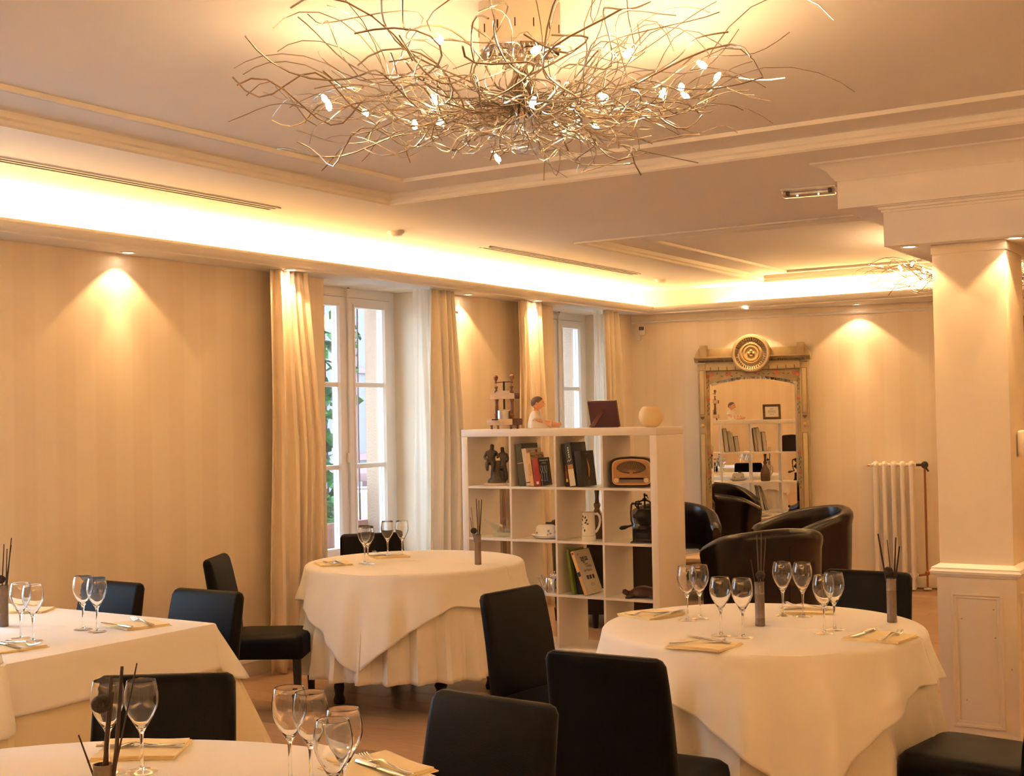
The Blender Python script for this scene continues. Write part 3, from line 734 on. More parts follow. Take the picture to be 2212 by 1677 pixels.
# square table on the left
X0, X1, Y0, Y1 = -5.30, -3.885, 2.835, 3.79
t3 = thing('rectangular_table', 'rectangular table under a white cloth beside the striped wall', 'table', ((X0+X1)/2, (Y0+Y1)/2, 0))
hx, hy = (X1-X0)/2, (Y1-Y0)/2
obj('tabletop', MB().rbox(2*hx-.01, 2*hy-.01, .03, .004, 2, (0, 0, ZT-.015)), 'table_wood', t3)
for sx in (-1, 1):
    for sy in (-1, 1): obj('leg', MB().box(sx*(hx-.07)-.03, sx*(hx-.07)+.03, sy*(hy-.07)-.03, sy*(hy-.07)+.03, 0, ZT-.03), 'table_wood', t3, smooth=False)
def rect_cloth(hx, hy, L, z, flare, amp, seed, nf=3, r=.02, corner=1.0):
    """square cloth over a rectangular top: the corners fall as pointed folds"""
    rd = random.Random(seed); ph = [rd.uniform(0, 6) for _ in range(4)]
    rim = []
    def seg(ax, ay, bx, by, n): 
        for i in range(n): rim.append((ax+(bx-ax)*i/n, ay+(by-ay)*i/n))
    c = .03
    n1, n2 = 40, 30
    per = []
    for (sx, sy) in ((1, -1), (1, 1), (-1, 1), (-1, -1)): per.append((sx, sy))
    pts = []
    corners = [(hx, -hy), (hx, hy), (-hx, hy), (-hx, -hy)]
    for q in range(4):
        ax, ay = corners[q]; bx, by = corners[(q+1) % 4]; dx, dy = bx-ax, by-ay; ln = math.hypot(dx, dy); ux, uy = dx/ln, dy/ln; nx, ny = uy, -ux
        # corner fan
        pnx, pny = -(-uy if False else 0), 0
        prev = corners[(q-1) % 4]; pdx, pdy = ax-prev[0], ay-prev[1]; pl = math.hypot(pdx, pdy); qx, qy = pdy/pl, -pdx/pl
        for k in range(9):
            f = k/8; vx, vy = qx*(1-f)+nx*f, qy*(1-f)+ny*f; vl = math.hypot(vx, vy)
            ext = L*(1 + (math.sqrt(2)*1.0-1)*corner*math.sin(PI*f)**.8)
            pts.append((ax, ay, vx/vl, vy/vl, ext, math.sin(PI*f)))
        for i in range(1, 28): pts.append((ax+dx*i/28, ay+dy*i/28, nx, ny, L, 0))
    P = []
    for j, (x, y, nx, ny, ext, cf) in enumerate(pts + [pts[0]]):
        row = [(x*f, y*f, z) for f in (.001, .35, .7, .97)]
        for i in range(1, 15):
            v = ext*i/14
            if v < r*1.57: a = v/r; o = r*math.sin(a)-r*.0; zz = z - r + r*math.cos(a)
            else:
                q = v - r*1.57; o = r + q*(flare + .35*cf) + amp*min(1, q/.2)*math.sin(j*.55+ph[0])*(1-cf); zz = z - r - q*(1 - flare*.3 - .12*cf)
            row.append((x + nx*o, y + ny*o, max(zz, .015)))
        P.append(row)
    return MB().grid(P)
place_cloth('under_cloth', rect_cloth(hx+.002, hy+.002, .70, ZT+.003, .05, .010, 3), 'cloth_yellow', 'straw yellow underlay cloth hanging from the rectangular table', ((X0+X1)/2, (Y0+Y1)/2, 0))
place_cloth('tablecloth', rect_cloth(hx+.006, hy+.006, .20, ZT+.008, .16, .006, 8), 'cloth_white', 'white cloth laid over the rectangular table by the striped wall', ((X0+X1)/2, (Y0+Y1)/2, 0))

# ------------------------------------------------------------------ table ware
ZG = ZT + .0105
def wine_proto(label):
    t = thing('wine_glass', label, 'wine glass', (0, 0, 0), 0, 'stemmed wine glasses')
    out = [(.0055, .088), (.009, .097), (.018, .112), (.029, .130), (.0365, .148), (.0392, .163), (.0385, .180), (.0355, .197), (.0325, .210)]
    inn = [(.0316, .2098), (.0346, .197), (.0375, .180), (.0382, .163), (.0355, .149), (.028, .1315), (.017, .1145), (.008, .102), (0, .099)]
    obj('bowl', MB().lathe(out + [(.0321, .2106)] + inn, 32, cap=False), 'stem_glass', t)
    obj('stem', MB().lathe([(0, .099), (.0055, .093), (.0052, .086), (.0042, .075), (.0038, .05), (.0040, .018), (.0055, .009), (.008, .006), (0, .0055)], 16, cap=False), 'stem_glass', t)
    obj('foot', MB().lathe([(.007, .0062), (.015, .0038), (.030, .0018), (.0365, .0012), (.037, .0004), (.036, 0), (0, 0)], 32, cap=False), 'wine_glass', t)
    return t
WG = wine_proto('x')
def glass(label, x, y, first=[True]):
    if first[0]:
        WG.location = (x, y, ZG); WG['label'] = label; first[0] = False; return WG
    g = dup(WG, label, (x, y, ZG), random.uniform(0, 6)); return g
for lb, x, y in (
    ('wine glass at the far left of the column side round table', -2.183, 4.66), ('wine glass just behind the leftmost one on the column side round table', -2.159, 4.723),
    ('left wine glass of the front pair on the column side round table', -1.925, 4.391), ('wine glass in front of the central vase on the column side round table', -1.84, 4.389),
    ('left wine glass of the tall looking pair behind the central vase', -1.899, 4.939), ('right wine glass of the tall looking pair behind the central vase', -1.821, 4.95),
    ('lower wine glass of the right hand pair on the column side round table', -1.614, 4.60), ('rear wine glass of the right hand pair on the column side round table', -1.608, 4.694),
    ('left wine glass of the overlapping pair on the window table', -4.674, 5.756), ('wine glass overlapping behind the front one on the window table', -4.627, 5.726),
    ('wine glass in front of the window chair on the window table', -4.75, 6.063), ('rightmost wine glass on the window table', -4.685, 6.117),
    ('wine glass nearest the metal vase on the rectangular table', -4.253, 3.179), ('wine glass right of it in the left pair on the rectangular table', -4.154, 3.159),
    ('left wine glass of the pair before the bluish chair on the rectangular table', -4.204, 3.429), ('right wine glass of the pair before the bluish chair on the rectangular table', -4.107, 3.416),
    ('wine glass seen behind the seed ball on the near table', -2.434, 2.052), ('wine glass right of the seed stems on the near table', -2.364, 2.09),
    ('leftmost wine glass of the cluster of four on the near table', -1.997, 2.187), ('second wine glass from the left in the cluster on the near table', -1.922, 2.171),
    ('lowest wine glass of the cluster cut by the bottom edge', -1.704, 1.991), ('rightmost wine glass of the cluster on the near table', -1.751, 2.079)):
    glass(lb, x, y)

def vase(label, x, y, seed, sticks, rz=0, h=.165, ball=(-.012, 0, .19)):
    t = thing('vase', label, 'vase', (x, y, ZG), rz, 'metal tube vases with dried stems')
    obj('tube', MB().lathe([(0, 0), (.0175, 0), (.0185, .003), (.0180, .03), (.0188, .031), (.0180, .033), (.0180, .12), (.0188, .122), (.0180, .124), (.0183, h-.004), (.0190, h), (.0166, h), (.0164, .01), (0, .01)], 24, cap=False), 'tin_tube', t)
    rd = random.Random(seed)
    for (lx, ly, ln, r) in sticks:
        b = Vector((rd.uniform(-.008, .008), rd.uniform(-.008, .008), .05)); e = Vector((lx, ly, ln)); mdl = (b+e)/2 + Vector((rd.uniform(-.006, .006), rd.uniform(-.006, .006), 0))
        obj('stem', MB().tube([b, b*.5+mdl*.5, mdl, e*.5+mdl*.5, e], [r, r, r*.9, r*.85, r*.7], 6), 'dark_stick', t)
    obj('seed_ball', MB().ball(ball, .0185, .0185, .017, 14, 9), 'seed_dark', t)
YW = 0.5677
vase('metal vase with dried stems in the middle of the column side round table', -1.882, 4.656, 1, [(-.03, 0, .25, .002), (-.004, .01, .34, .0032), (.012, 0, .35, .0028), (.03, .01, .33, .0026)], YW, ball=(.006, .004, .19))
vase('metal vase with splayed stems at the right rim of the column side round table', -1.472, 4.951, 2, [(-.045, 0, .335, .004), (-.008, .01, .31, .002), (.022, 0, .32, .004), (.038, .01, .285, .004)], YW, ball=(-.010, 0, .193))
vase('metal vase with thin reeds on the window table before the bookcase', -4.038, 5.952, 3, [(-.038, 0, .26, .0018), (-.032, .01, .315, .0015), (-.004, 0, .36, .0028), (.010, .01, .35, .0026), (.026, 0, .355, .003)], YW, ball=(-.020, 0, .185))
vase('grey metal vase at the left edge of the rectangular table', -4.573, 3.339, 4, [(.004, 0, .33, .0028), (.012, .01, .31, .0026), (.034, 0, .355, .003), (.030, .01, .325, .002)], YW, ball=(-.006, -.012, .19))
vase('metal vase with seed ball in the foreground of the near table', -1.984, 1.660, 5, [(-.045, 0, .22, .0022), (.018, 0, .33, .005), (.035, .01, .345, .0045), (.066, 0, .352, .002), (.020, 0, .30, .004)], YW, ball=(-.001, -.004, .278))

def napkin_mesh(w, d, seed):
    rd = random.Random(seed); mb = MB(); P = []
    zl = [0.0, .0028, .0060, .0086]
    # folded sheet: two folds seen as a stack of soft layers
    n = 10
    for L in range(3):
        z = .0012 + L*.0036; ww = w*(1-.012*L); dd = d*(1 - .02*L)
        P = []
        for i in range(n+1):
            row = []
            for k in range(n+1):
                u, v = k/n-.5, i/n-.5
                e = max(0, (max(abs(u), abs(v))-.40)/.10)
                row.append((ww*u + .004*math.sin(3*v+L), dd*v + .003*math.sin(4*u+L*2), z + .0016*math.sin(5*u+2*v+seed) + .0016 - .0012*e))
            P.append(row)
        m0 = len(mb.v); mb.grid(P); mb.grid([[(x, y, zz-.0030) for (x, y, zz) in r] for r in P])
        N = (n+1)*(n+1)
        edge = [k for k in range(n+1)] + [(i)*(n+1)+n for i in range(1, n+1)] + [n*(n+1)+k for k in range(n-1, -1, -1)] + [i*(n+1) for i in range(n-1, 0, -1)]
        q = len(edge); mb.f += [(m0+edge[j], m0+edge[(j+1) % q], m0+N+edge[(j+1) % q], m0+N+edge[j]) for j in range(q)]
    return mb
NM = [mesh('napkin', napkin_mesh(.205, .185, s), 'napkin_cloth') for s in (1, 2, 3)]
def napkin(label, x, y, rz, k=0, s=(1, 1, 1)):
    o = bpy.data.objects.new('napkin', NM[k % 3]); COL.objects.link(o); o.location = (x, y, ZG+.0008); o.rotation_euler = (0, 0, rz); o.scale = s
    return tag(o, label, 'napkin', 'folded yellow napkins')
def flat(outl, th, zf):
    n = len(outl); vs = [(x, y, zf(y)+th) for x, y in outl] + [(x, y, zf(y)) for x, y in outl]
    return vs, [tuple(range(n)), tuple(range(2*n-1, n-1, -1))] + [(k, n+k, n+(k+1) % n, (k+1) % n) for k in range(n)]
def strip_y(prof, th, zf, cx=0.0):
    """ribbon along y with half widths; prof = [(y, halfwidth)]"""
    top = []; 
    for y, w in prof: top.append(((cx-w, y, zf(y)+th*.3), (cx-w*.6, y, zf(y)+th), (cx+w*.6, y, zf(y)+th), (cx+w, y, zf(y)+th*.3), (cx+w*.6, y, zf(y)), (cx-w*.6, y, zf(y))))
    return top
def fork_proto():
    t = thing('fork', 'x', 'fork', (0, 0, 0), 0, 'steel forks')
    zf = lambda y: .0020 + .0085*max(0, 1-((y-.118)/.040)**2) - (.004 if .16 < y < .19 else 0)*0 + (.010*((y-.165)/.035)**2 if y > .165 else 0)
    obj('handle', MB().loft(strip_y([(0, .005), (.004, .0085), (.02, .009), (.05, .006), (.09, .0034), (.12, .0030), (.130, .004)], .0026, zf)), 'steel', t)
    obj('head', MB().loft(strip_y([(.128, .004), (.138, .010), (.150, .0125), (.160, .0125)], .002, zf)), 'steel', t)
    for k in range(4):
        cx = -.0105 + k*.007; obj('tine', MB().loft(strip_y([(.158, .0021), (.175, .0018), (.192, .0015), (.200, .0008)], .0018, zf, cx)), 'steel', t)
    return t
def knife_proto():
    t = thing('knife', 'x', 'knife', (0, 0, 0), 0, 'steel table knives')
    zf = lambda y: .002
    obj('handle', MB().loft(strip_y([(0, .004), (.006, .0085), (.03, .0088), (.07, .0065), (.085, .0058)], .006, zf)), 'steel', t)
    obj('bolster', MB().ball((0, .088, .005), .0068, .006, .0045, 12, 8), 'steel', t)
    obj('blade', MB().loft(strip_y([(.09, .0055), (.10, .0085), (.15, .0098), (.19, .0085), (.205, .004), (.209, .001)], .0014, lambda y: .004)), 'steel', t)
    return t
FK, KN = fork_proto(), knife_proto()
used = {'f': False, 'k': False}
def cutlery(kind, label, a, b, lift=.0125):
    # a = handle end, b = tip direction
    pr = FK if kind == 'f' else KN; rz = face(b[0]-a[0], b[1]-a[1]); loc = (a[0], a[1], ZG+lift)
    if not used[kind]:
        used[kind] = True; pr.location = loc; pr.rotation_euler = (0, 0, rz); pr['label'] = label; return pr
    return dup(pr, label, loc, rz)
def mid(q): return (sum(p[0] for p in q)/len(q), sum(p[1] for p in q)/len(q))
SETS = [
 ('at the left of the column side round table', [(-2.473, 4.633), (-2.433, 4.861), (-2.27, 4.825), (-2.296, 4.546)], math.radians(72), ((-2.30, 4.74), (-2.42, 4.56)), ((-2.262, 4.80), (-2.30, 4.58))),
 ('at the front of the column side round table', [(-2.007, 4.083), (-1.982, 4.286), (-1.792, 4.272), (-1.787, 4.044)], math.radians(-3), ((-1.985, 4.085), (-1.83, 4.205)), ((-1.80, 4.185), (-2.0, 4.255))),
 ('behind the glasses of the column side round table', [(-1.953, 5.045), (-1.80, 5.16), (-1.746, 5.10), (-1.909, 4.985)], math.radians(25), ((-1.765, 5.10), (-1.93, 5.13)), ((-1.935, 5.01), (-1.755, 5.085))),
 ('at the right rim of the column side round table', [(-1.516, 4.493), (-1.478, 4.70), (-1.316, 4.689), (-1.32, 4.475)], math.radians(-4), ((-1.375, 4.455), (-1.352, 4.66)), ((-1.452, 4.68), (-1.478, 4.48))),
 ('at the left rim of the window table', [(-4.937, 5.623), (-4.748, 5.477), (-4.652, 5.644), (-4.859, 5.785)], math.radians(-38), ((-4.86, 5.62), (-4.69, 5.54)), ((-4.66, 5.56), (-4.82, 5.68))),
 ('at the window side of the window table', [(-4.84, 6.034), (-4.737, 6.20), (-4.657, 6.108), (-4.778, 5.978)], math.radians(55), ((-4.72, 6.03), (-4.88, 6.11)), ((-4.80, 5.96), (-4.685, 6.12))),
 ('at the right end of the rectangular table', [(-4.06, 3.46), (-4.24, 3.68), (-4.08, 3.70), (-3.98, 3.58)], math.radians(-18), ((-3.97, 3.575), (-4.16, 3.64)), ((-3.99, 3.49), (-4.19, 3.51))),
 ('beside the seed stems of the near table', [(-2.525, 2.109), (-2.68, 2.23), (-2.496, 2.346), (-2.356, 2.20)], math.radians(34), ((-2.42, 2.275), (-2.58, 2.165)), ((-2.60, 2.155), (-2.42, 2.275))),
 ('at the right rim of the near table', [(-2.02, 2.43), (-1.803, 2.417), (-1.795, 2.339), (-1.95, 2.27)], math.radians(-18), ((-1.765, 2.33), (-1.94, 2.385)), ((-1.95, 2.36), (-1.77, 2.30))),
]
for k, (wh, q, rz, fk, kn) in enumerate(SETS):
    x, y = mid(q); napkin('folded yellow napkin ' + wh, x, y, rz, k)
    cutlery('f', 'steel fork on the napkin ' + wh, *fk); cutlery('k', 'steel knife on the napkin ' + wh, *kn)
napkin('folded yellow napkin behind the left glasses of the rectangular table', -4.86, 3.66, math.radians(30), 1, (1, .8, 1))
napkin('folded yellow napkin at the left edge of the rectangular table', -4.11, 3.03, math.radians(-12), 2)
cutlery('k', 'steel knife at the left edge of the rectangular table', (-4.19, 3.02), (-4.02, 2.995))
cutlery('f', 'steel fork at the left edge of the rectangular table', (-4.18, 3.06), (-4.02, 3.05))

# ------------------------------------------------------------------ tub armchairs and low table
def tub_proto(label):
    t = thing('tub_armchair', label, 'armchair', (0, 0, 0), 0, 'dark leather tub armchairs')
    Rw, th = .37, .085
    path = []
    for i in range(8): path.append((Rw-th/2, .30 - .30*i/8, (1, 0)))
    for i in range(25):
        a = -PI*i/24; path.append(((Rw-th/2)*math.cos(a), (Rw-th/2)*math.sin(a), (math.cos(a), math.sin(a))))
    for i in range(1, 9): path.append((-(Rw-th/2), .30*i/8, (-1, 0)))
    n = len(path); secs = []
    for i, (x, y, nn) in enumerate(path):
        f = abs(i/(n-1)-.5)*2                          # 0 at the back, 1 at the arm fronts
        h = .80 - .17*(f**1.6); w = th/2
        if i in (0, n-1): h -= .022; w -= .016
        s = []
        for (o, z) in ((-w, .12), (-w, .34), (-w*.95, h-.10), (-w*1.05, h-.04), (-w*.85, h-.014), (-w*.4, h-.002), (w*.2, h), (w*.85, h-.010), (w*1.28, h-.034), (w*1.32, h-.065), (w*1.05, h-.12), (w*.85, .40), (w*.55, .10), (-w*.6, .10)):
            s.append((x + nn[0]*o, y + nn[1]*o, z))
        secs.append(s)
    obj('shell', MB().loft(secs), 'tub_leather', t)
    secs = []
    for (z, k) in ((.26, .97), (.36, 1), (.41, .99), (.43, .94), (.437, .8)):
        s = []
        for i in range(28):
            a = 2*PI*i/28; x, y = math.cos(a), math.sin(a)
            e = 3.2 if y > 0 else 2.2; m = (abs(x)**e + abs(y)**e)**(-1/e)
            s.append((.285*k*x*m, (.33*k if y > 0 else .285*k)*y*m, z))
        secs.append(s)
    obj('seat_cushion', MB().loft(secs), 'tub_leather', t)
    obj('front_rail', MB().rbox(.58, .07, .18, .02, 3, (0, .275, .18)), 'tub_leather', t)
    sm = MB().tube([(0, -Rw-.004 + .012*k/10, .78 - .60*k/10) for k in range(11)], .0022, 5)
    obj('seam', sm, 'tub_leather', t)
    for sx in (-1, 1):
        for sy in (-.24, .26): obj('foot', MB().lathe([(.018, 0), (.026, .10), (.0, .10)], 10, (sx*.24, sy, 0)), 'black_wood', t)
    return t
TB = tub_proto('dark leather tub armchair with its rounded back to the viewer behind the column side table')
TB.location = (-3.38, 8.50, 0); TB.rotation_euler = (0, 0, face(-.72, .70))
dup(TB, 'dark leather tub armchair turned left below the mirror wall, beside the radiator', (-3.74, 10.26, 0), face(-.62, -.79))
dup(TB, 'dark leather tub armchair under the mirror, cut off by the bookcase end', (-4.93, 10.28, 0), face(.52, -.86))
dup(TB, 'dark leather tub armchair seen through the bookcase shelves', (-4.84, 8.80, 0), face(.40, .92))
lt = thing('coffee_table', 'low pale wooden table between the tub armchairs', 'coffee table', (-4.25, 9.42, 0), .1)
obj('tabletop', MB().rbox(.95, .62, .03, .006, 2, (0, 0, .455)), 'table_wood', lt)
obj('apron', MB().box(-.42, .42, -.26, -.24, .36, .44).box(-.42, .42, .24, .26, .36, .44).box(-.42, -.40, -.26, .26, .36, .44).box(.40, .42, -.26, .26, .36, .44), 'table_wood', lt, smooth=False)
for sx in (-1, 1):
    for sy in (-1, 1): obj('leg', MB().loft([rr(.035, .035, .004, sx*.39, sy*.23, 0, 2), rr(.05, .05, .004, sx*.40, sy*.24, .44, 2)]), 'black_wood', lt)
def magazine(label, x, y, z, rz, m='paper', w=.21, d=.28, th=.008):
    t = thing('magazine', label, 'magazine', (x, y, z), rz, 'magazines on the low table')
    obj('pages', MB().rbox(w-.004, d-.004, th, .0015, 1, (0, 0, th/2)), 'paper', t); obj('cover', MB().box(-w/2, w/2, -d/2, d/2, th, th+.0008), m, t, smooth=False)
magazine('white folded newspaper on the low table at the bookcase end', -4.05, 9.30, .4705, .3, 'paper', .30, .36, .018)
magazine('dark covered magazine lying on the newspaper', -4.03, 9.32, .4895, .8, 'book_slate')
magazine('glossy white magazine on the low table behind the shelves', -4.42, 9.30, .4705, -.2, 'porcelain', .22, .30, .012)
magazine('grey magazine on the low table behind the shelves', -4.47, 9.55, .4705, .5, 'book_grey')

# ------------------------------------------------------------------ bookcase
BO = Vector((-5.133, 7.389, 0)); S_ = 1.488; TB_ = .05; CEL = .335; THN = .016; DEP = .39
bc = thing('bookcase', 'white open cube bookcase dividing the room', 'bookcase', BO, -.002)
obj('top_board', MB().rbox(S_, DEP, TB_, .0025, 2, (S_/2, DEP/2, S_-TB_/2)), 'shelf_white', bc)
obj('bottom_board', MB().rbox(S_, DEP, TB_, .0025, 2, (S_/2, DEP/2, TB_/2)), 'shelf_white', bc)
for x in (TB_/2, S_-TB_/2): obj('side_board', MB().rbox(TB_, DEP, S_-2*TB_-.001, .0025, 2, (x, DEP/2, S_/2)), 'shelf_white', bc)
for j in range(3): obj('shelf', MB().rbox(S_-2*TB_, DEP-.002, THN, .0015, 1, (S_/2, DEP/2, S_-TB_-CEL*(j+1)-THN*(j+.5))), 'shelf_white', bc)
for i in range(3):
    for j in range(4): obj('divider', MB().rbox(THN, DEP-.002, CEL, .0015, 1, (TB_+CEL*(i+1)+THN*(i+.5), DEP/2, S_-TB_-CEL*(j+.5)-THN*j)), 'shelf_white', bc)
ZROW = [S_-TB_-CEL*(j+1)-THN*j for j in range(4)]; ZTOP = S_

# --- on top: fruit press
pr_ = thing('wooden_press', 'antique wooden screw press with turned posts on top of the bookcase', 'press', (-4.856, 7.51, ZTOP), .02)
obj('base', MB().rbox(.205, .125, .042, .003, 2, (0, 0, .048)), 'pale_wood', pr_)
obj('base_end', MB().rbox(.006, .127, .044, .002, 1, (.1035, 0, .048)), 'dark_end_wood', pr_)
for sx in (-1, 1):
    for sy in (-1, 1): obj('foot', MB().lathe([(.006, 0), (.0095, .004), (.006, .012), (.009, .022), (.011, .027)], 12, (sx*.078, sy*.042, 0)), 'turned_wood', pr_)
    obj('post', MB().lathe([(.014, .069), (.014, .082), (.0165, .086), (.0165, .092), (.014, .094), (.0165, .098), (.0165, .103), (.013, .106), (.0145, .14), (.0135, .156), (.015, .158), (.0135, .160), (.0125, .185), (.0165, .196), (.0165, .205)], 16, (sx*.062, 0, 0)), 'turned_wood', pr_)
    obj('finial', MB().lathe([(.016, .243), (.0165, .252), (.0165, .257), (.007, .270), (.007, .275), (.0135, .285), (.0125, .292), (.003, .297), (.0015, .306), (0, .306)], 16, (sx*.062, 0, 0), cap=False), 'turned_wood', pr_)
beam_ = MB().prism([(-.098, .205), (.098, .205), (.098, .243), (.062, .245), (.035, .262), (-.035, .262), (-.062, .245), (-.098, .240)], 1, -.026, .026)
obj('cross_beam', beam_, 'pale_wood', pr_, smooth=False)
obj('beam_end', MB().rbox(.012, .056, .040, .005, 2, (.104, 0, .224)), 'dark_end_wood', pr_)
obj('screw', MB().lathe([(.007, .135), (.007, .325), (0, .327)], 12), 'iron', pr_)
obj('pressure_pot', MB().lathe([(0, .070), (.047, .070), (.047, .126), (.044, .128), (0, .128)], 28, cap=False), 'zinc', pr_)
obj('spout', MB().rbox(.034, .05, .008, .003, 2, (-.03, -.065, .066)), 'iron', pr_)
obj('handle_bar', MB().tube([(-.064, .0, .318), (0, 0, .322), (.064, 0, .322)], .003, 8), 'iron', pr_)
for sx in (-1, 1):
    obj('knob', MB().lathe([(.007, .312), (.010, .318), (.006, .326), (.0125, .340), (.0168, .352), (.0150, .364), (.008, .370), (0, .371)], 16, (sx*.064, 0, 0), cap=False), 'turned_wood', pr_)

# --- on top: baby doll seated, looking to the right
dl = thing('doll', 'seated baby doll in a white dress on top of the bookcase', 'doll', (-4.600, 7.52, ZTOP), face(.86, .50))
# local +Y is where the doll faces
body = bpy.data.meshes.new('doll_body'); bmb = bmesh.new()
J = {'pel': (0, 0, .040), 'ch': (0, -.008, .088), 'nk': (0, -.006, .116), 'hd': (0, .002, .145), 'shl': (.036, -.006, .102), 'ell': (.062, -.004, .066), 'hal': (.060, .042, .036), 'shr': (-.036, -.006, .102), 'elr': (-.064, -.006, .064), 'har': (-.062, .038, .032),
     'hil': (.028, .030, .032), 'knl': (.042, .092, .030), 'anl': (.040, .148, .020), 'tol': (.042, .162, .040), 'hir': (-.028, .030, .032), 'knr': (-.044, .086, .028), 'anr': (-.046, .140, .018), 'tor': (-.048, .154, .038)}
RD = {'pel': .040, 'ch': .038, 'nk': .017, 'hd': .018, 'shl': .019, 'ell': .016, 'hal': .013, 'shr': .019, 'elr': .016, 'har': .013, 'hil': .029, 'knl': .023, 'anl': .015, 'tol': .013, 'hir': .029, 'knr': .023, 'anr': .015, 'tor': .013}
ED = [('pel', 'ch'), ('ch', 'nk'), ('nk', 'hd'), ('ch', 'shl'), ('shl', 'ell'), ('ell', 'hal'), ('ch', 'shr'), ('shr', 'elr'), ('elr', 'har'), ('pel', 'hil'), ('hil', 'knl'), ('knl', 'anl'), ('anl', 'tol'), ('pel', 'hir'), ('hir', 'knr'), ('knr', 'anr'), ('anr', 'tor')]
keys = list(J); body.from_pydata([J[k] for k in keys], [(keys.index(a), keys.index(b)) for a, b in ED], []); bmb.free()
bo = bpy.data.objects.new('doll_body', body); COL.objects.link(bo)
sk = bo.modifiers.new('skin', 'SKIN'); sb = bo.modifiers.new('sub', 'SUBSURF'); sb.levels = 2
for i, k in enumerate(keys):
    body.skin_vertices[0].data[i].radius = (RD[k], RD[k]); body.skin_vertices[0].data[i].use_root = (k == 'pel')
dg = bpy.context.evaluated_depsgraph_get(); bme = bpy.data.meshes.new_from_object(bo.evaluated_get(dg)); bpy.data.objects.remove(bo)
bme.materials.clear(); bme.materials.append(MATS['doll_skin'])
for p_ in bme.polygons: p_.use_smooth = True
bo = bpy.data.objects.new('body', bme); COL.objects.link(bo); bo.parent = dl
hm = MB().ball((0, .006, .172), .040, .043, .043, 22, 16).ball((0, .050, .166), .006, .006, .005, 8, 6)
for sx in (-1, 1): hm.ball((sx*.041, .000, .166), .006, .009, .012, 8, 6); hm.ball((sx*.021, .034, .157), .014, .013, .012, 10, 8)
hd_ = obj('head', hm, 'doll_skin', dl)
for sx in (-1, 1): obj('eye', MB().ball((sx*.016, .0440, .177), .0048, .003, .0038, 8, 6), 'doll_eye', hd_)
obj('mouth', MB().ball((0, .0475, .151), .007, .003, .0028, 8, 6), 'motif_red', hd_)
hr = []
for i in range(9):
    p = PI/2*i/8; row = []
    for k in range(25):
        t = 2*PI*k/24; sn = math.sin(t); pp_ = p/(PI/2)*((1.65 - .75*sn) if sn > 0 else (1.65 - .5*sn))
        row.append((.0425*math.sin(pp_)*math.cos(t), .004 + .0455*math.sin(pp_)*math.sin(t), .173 + .0450*math.cos(pp_)))
    hr.append(row)
obj('hair', MB().grid(hr), 'doll_hair', hd_)
dres = []
for (z, rx, ry, cy) in ((.120, .018, .018, -.006), (.113, .034, .028, -.008), (.098, .050, .038, -.007), (.075, .056, .050, -.002), (.050, .066, .064, .006), (.026, .074, .078, .016), (.006, .078, .084, .022)):
    dres.append([(rx*math.cos(2*PI*k/32)*(1+.05*math.sin(6*2*PI*k/32)), cy + ry*math.sin(2*PI*k/32)*(1+.04*math.sin(7*2*PI*k/32)), z) for k in range(32)])
obj('dress', MB().loft(dres), 'doll_dress', dl)
for sx in (-1, 1):
    obj('sleeve', MB().tube([(sx*.034, -.008, .104), (sx*.052, -.006, .082), (sx*.064, -.002, .060)], [.024, .024, .028], 12), 'doll_dress', dl)
    obj('cuff', MB().lathe([(.028, 0), (.030, .004), (.026, .010)], 16).xf(T4((sx*.040, .088, .030)) @ rotm('X', -PI/2)), 'doll_dress', dl)
obj('collar', MB().lathe([(.014, .122), (.026, .117), (.030, .112), (.024, .113)], 20, (0, -.006, 0)), 'doll_dress', dl)

# --- on top: photo frame seen from behind, certificate towards the mirror
pf = thing('photo_frame', 'maroon backed photo frame leaning on its strut on the bookcase', 'photo frame', (-4.125, 7.60, ZTOP+.002), 0)
pb = obj('backing', MB().rbox(.205, .012, .178, .002, 1, (0, 0, .089)), 'maroon_card', pf); pb.rotation_euler = (math.radians(15), 0, 0)
fr_ = MB().box(-.105, .105, .005, .020, 0, .024).box(-.105, .105, .005, .020, .156, .180).box(-.105, -.079, .005, .020, .02, .16).box(.079, .105, .005, .020, .02, .16)
o = obj('border', fr_, 'frame_wood', pf, smooth=False); o.rotation_euler = (math.radians(15), 0, 0)
ct_ = obj('certificate', MB().box(-.08, .08, .0062, .0085, .024, .156), 'paper', pf, smooth=False); ct_.rotation_euler = (math.radians(15), 0, 0)
for k, (w, z) in enumerate(((.05, .125), (.09, .105), (.10, .092), (.10, .079), (.06, .058))): obj('print_line', MB().box(-w/2, w/2, .0086, .009, z, z+.003), 'ink', pf, smooth=False).rotation_euler = (math.radians(15), 0, 0)
st_ = MB().prism([(-.020, 0), (.020, 0), (.016, .158), (.0, .174), (-.016, .158)], 1, -.004, .0)
o = obj('strut', st_, 'maroon_strut', pf, smooth=False); o.rotation_euler = (math.radians(-55), 0, 0); o.location = (0, -.178, .003)
for k in (-.007, .007): obj('rivet', MB().ball((k, -.046, .095), .004, n=8, m=6), 'brass', pf)

cd = thing('candle', 'round cream candle globe at the right end of the bookcase top', 'candle', (-3.752, 7.53, ZTOP))
obj('wax_globe', MB().lathe([(0, 0), (.034, 0), (.052, .010), (.072, .036), (.0805, .066), (.076, .094), (.058, .124), (.048, .132), (.040, .132), (.044, .118), (.030, .108), (0, .106)], 36, cap=False), 'wax', cd)
obj('wick', MB().tube([(0, 0, .106), (.001, 0, .118)], .0015, 6), 'ink', cd)

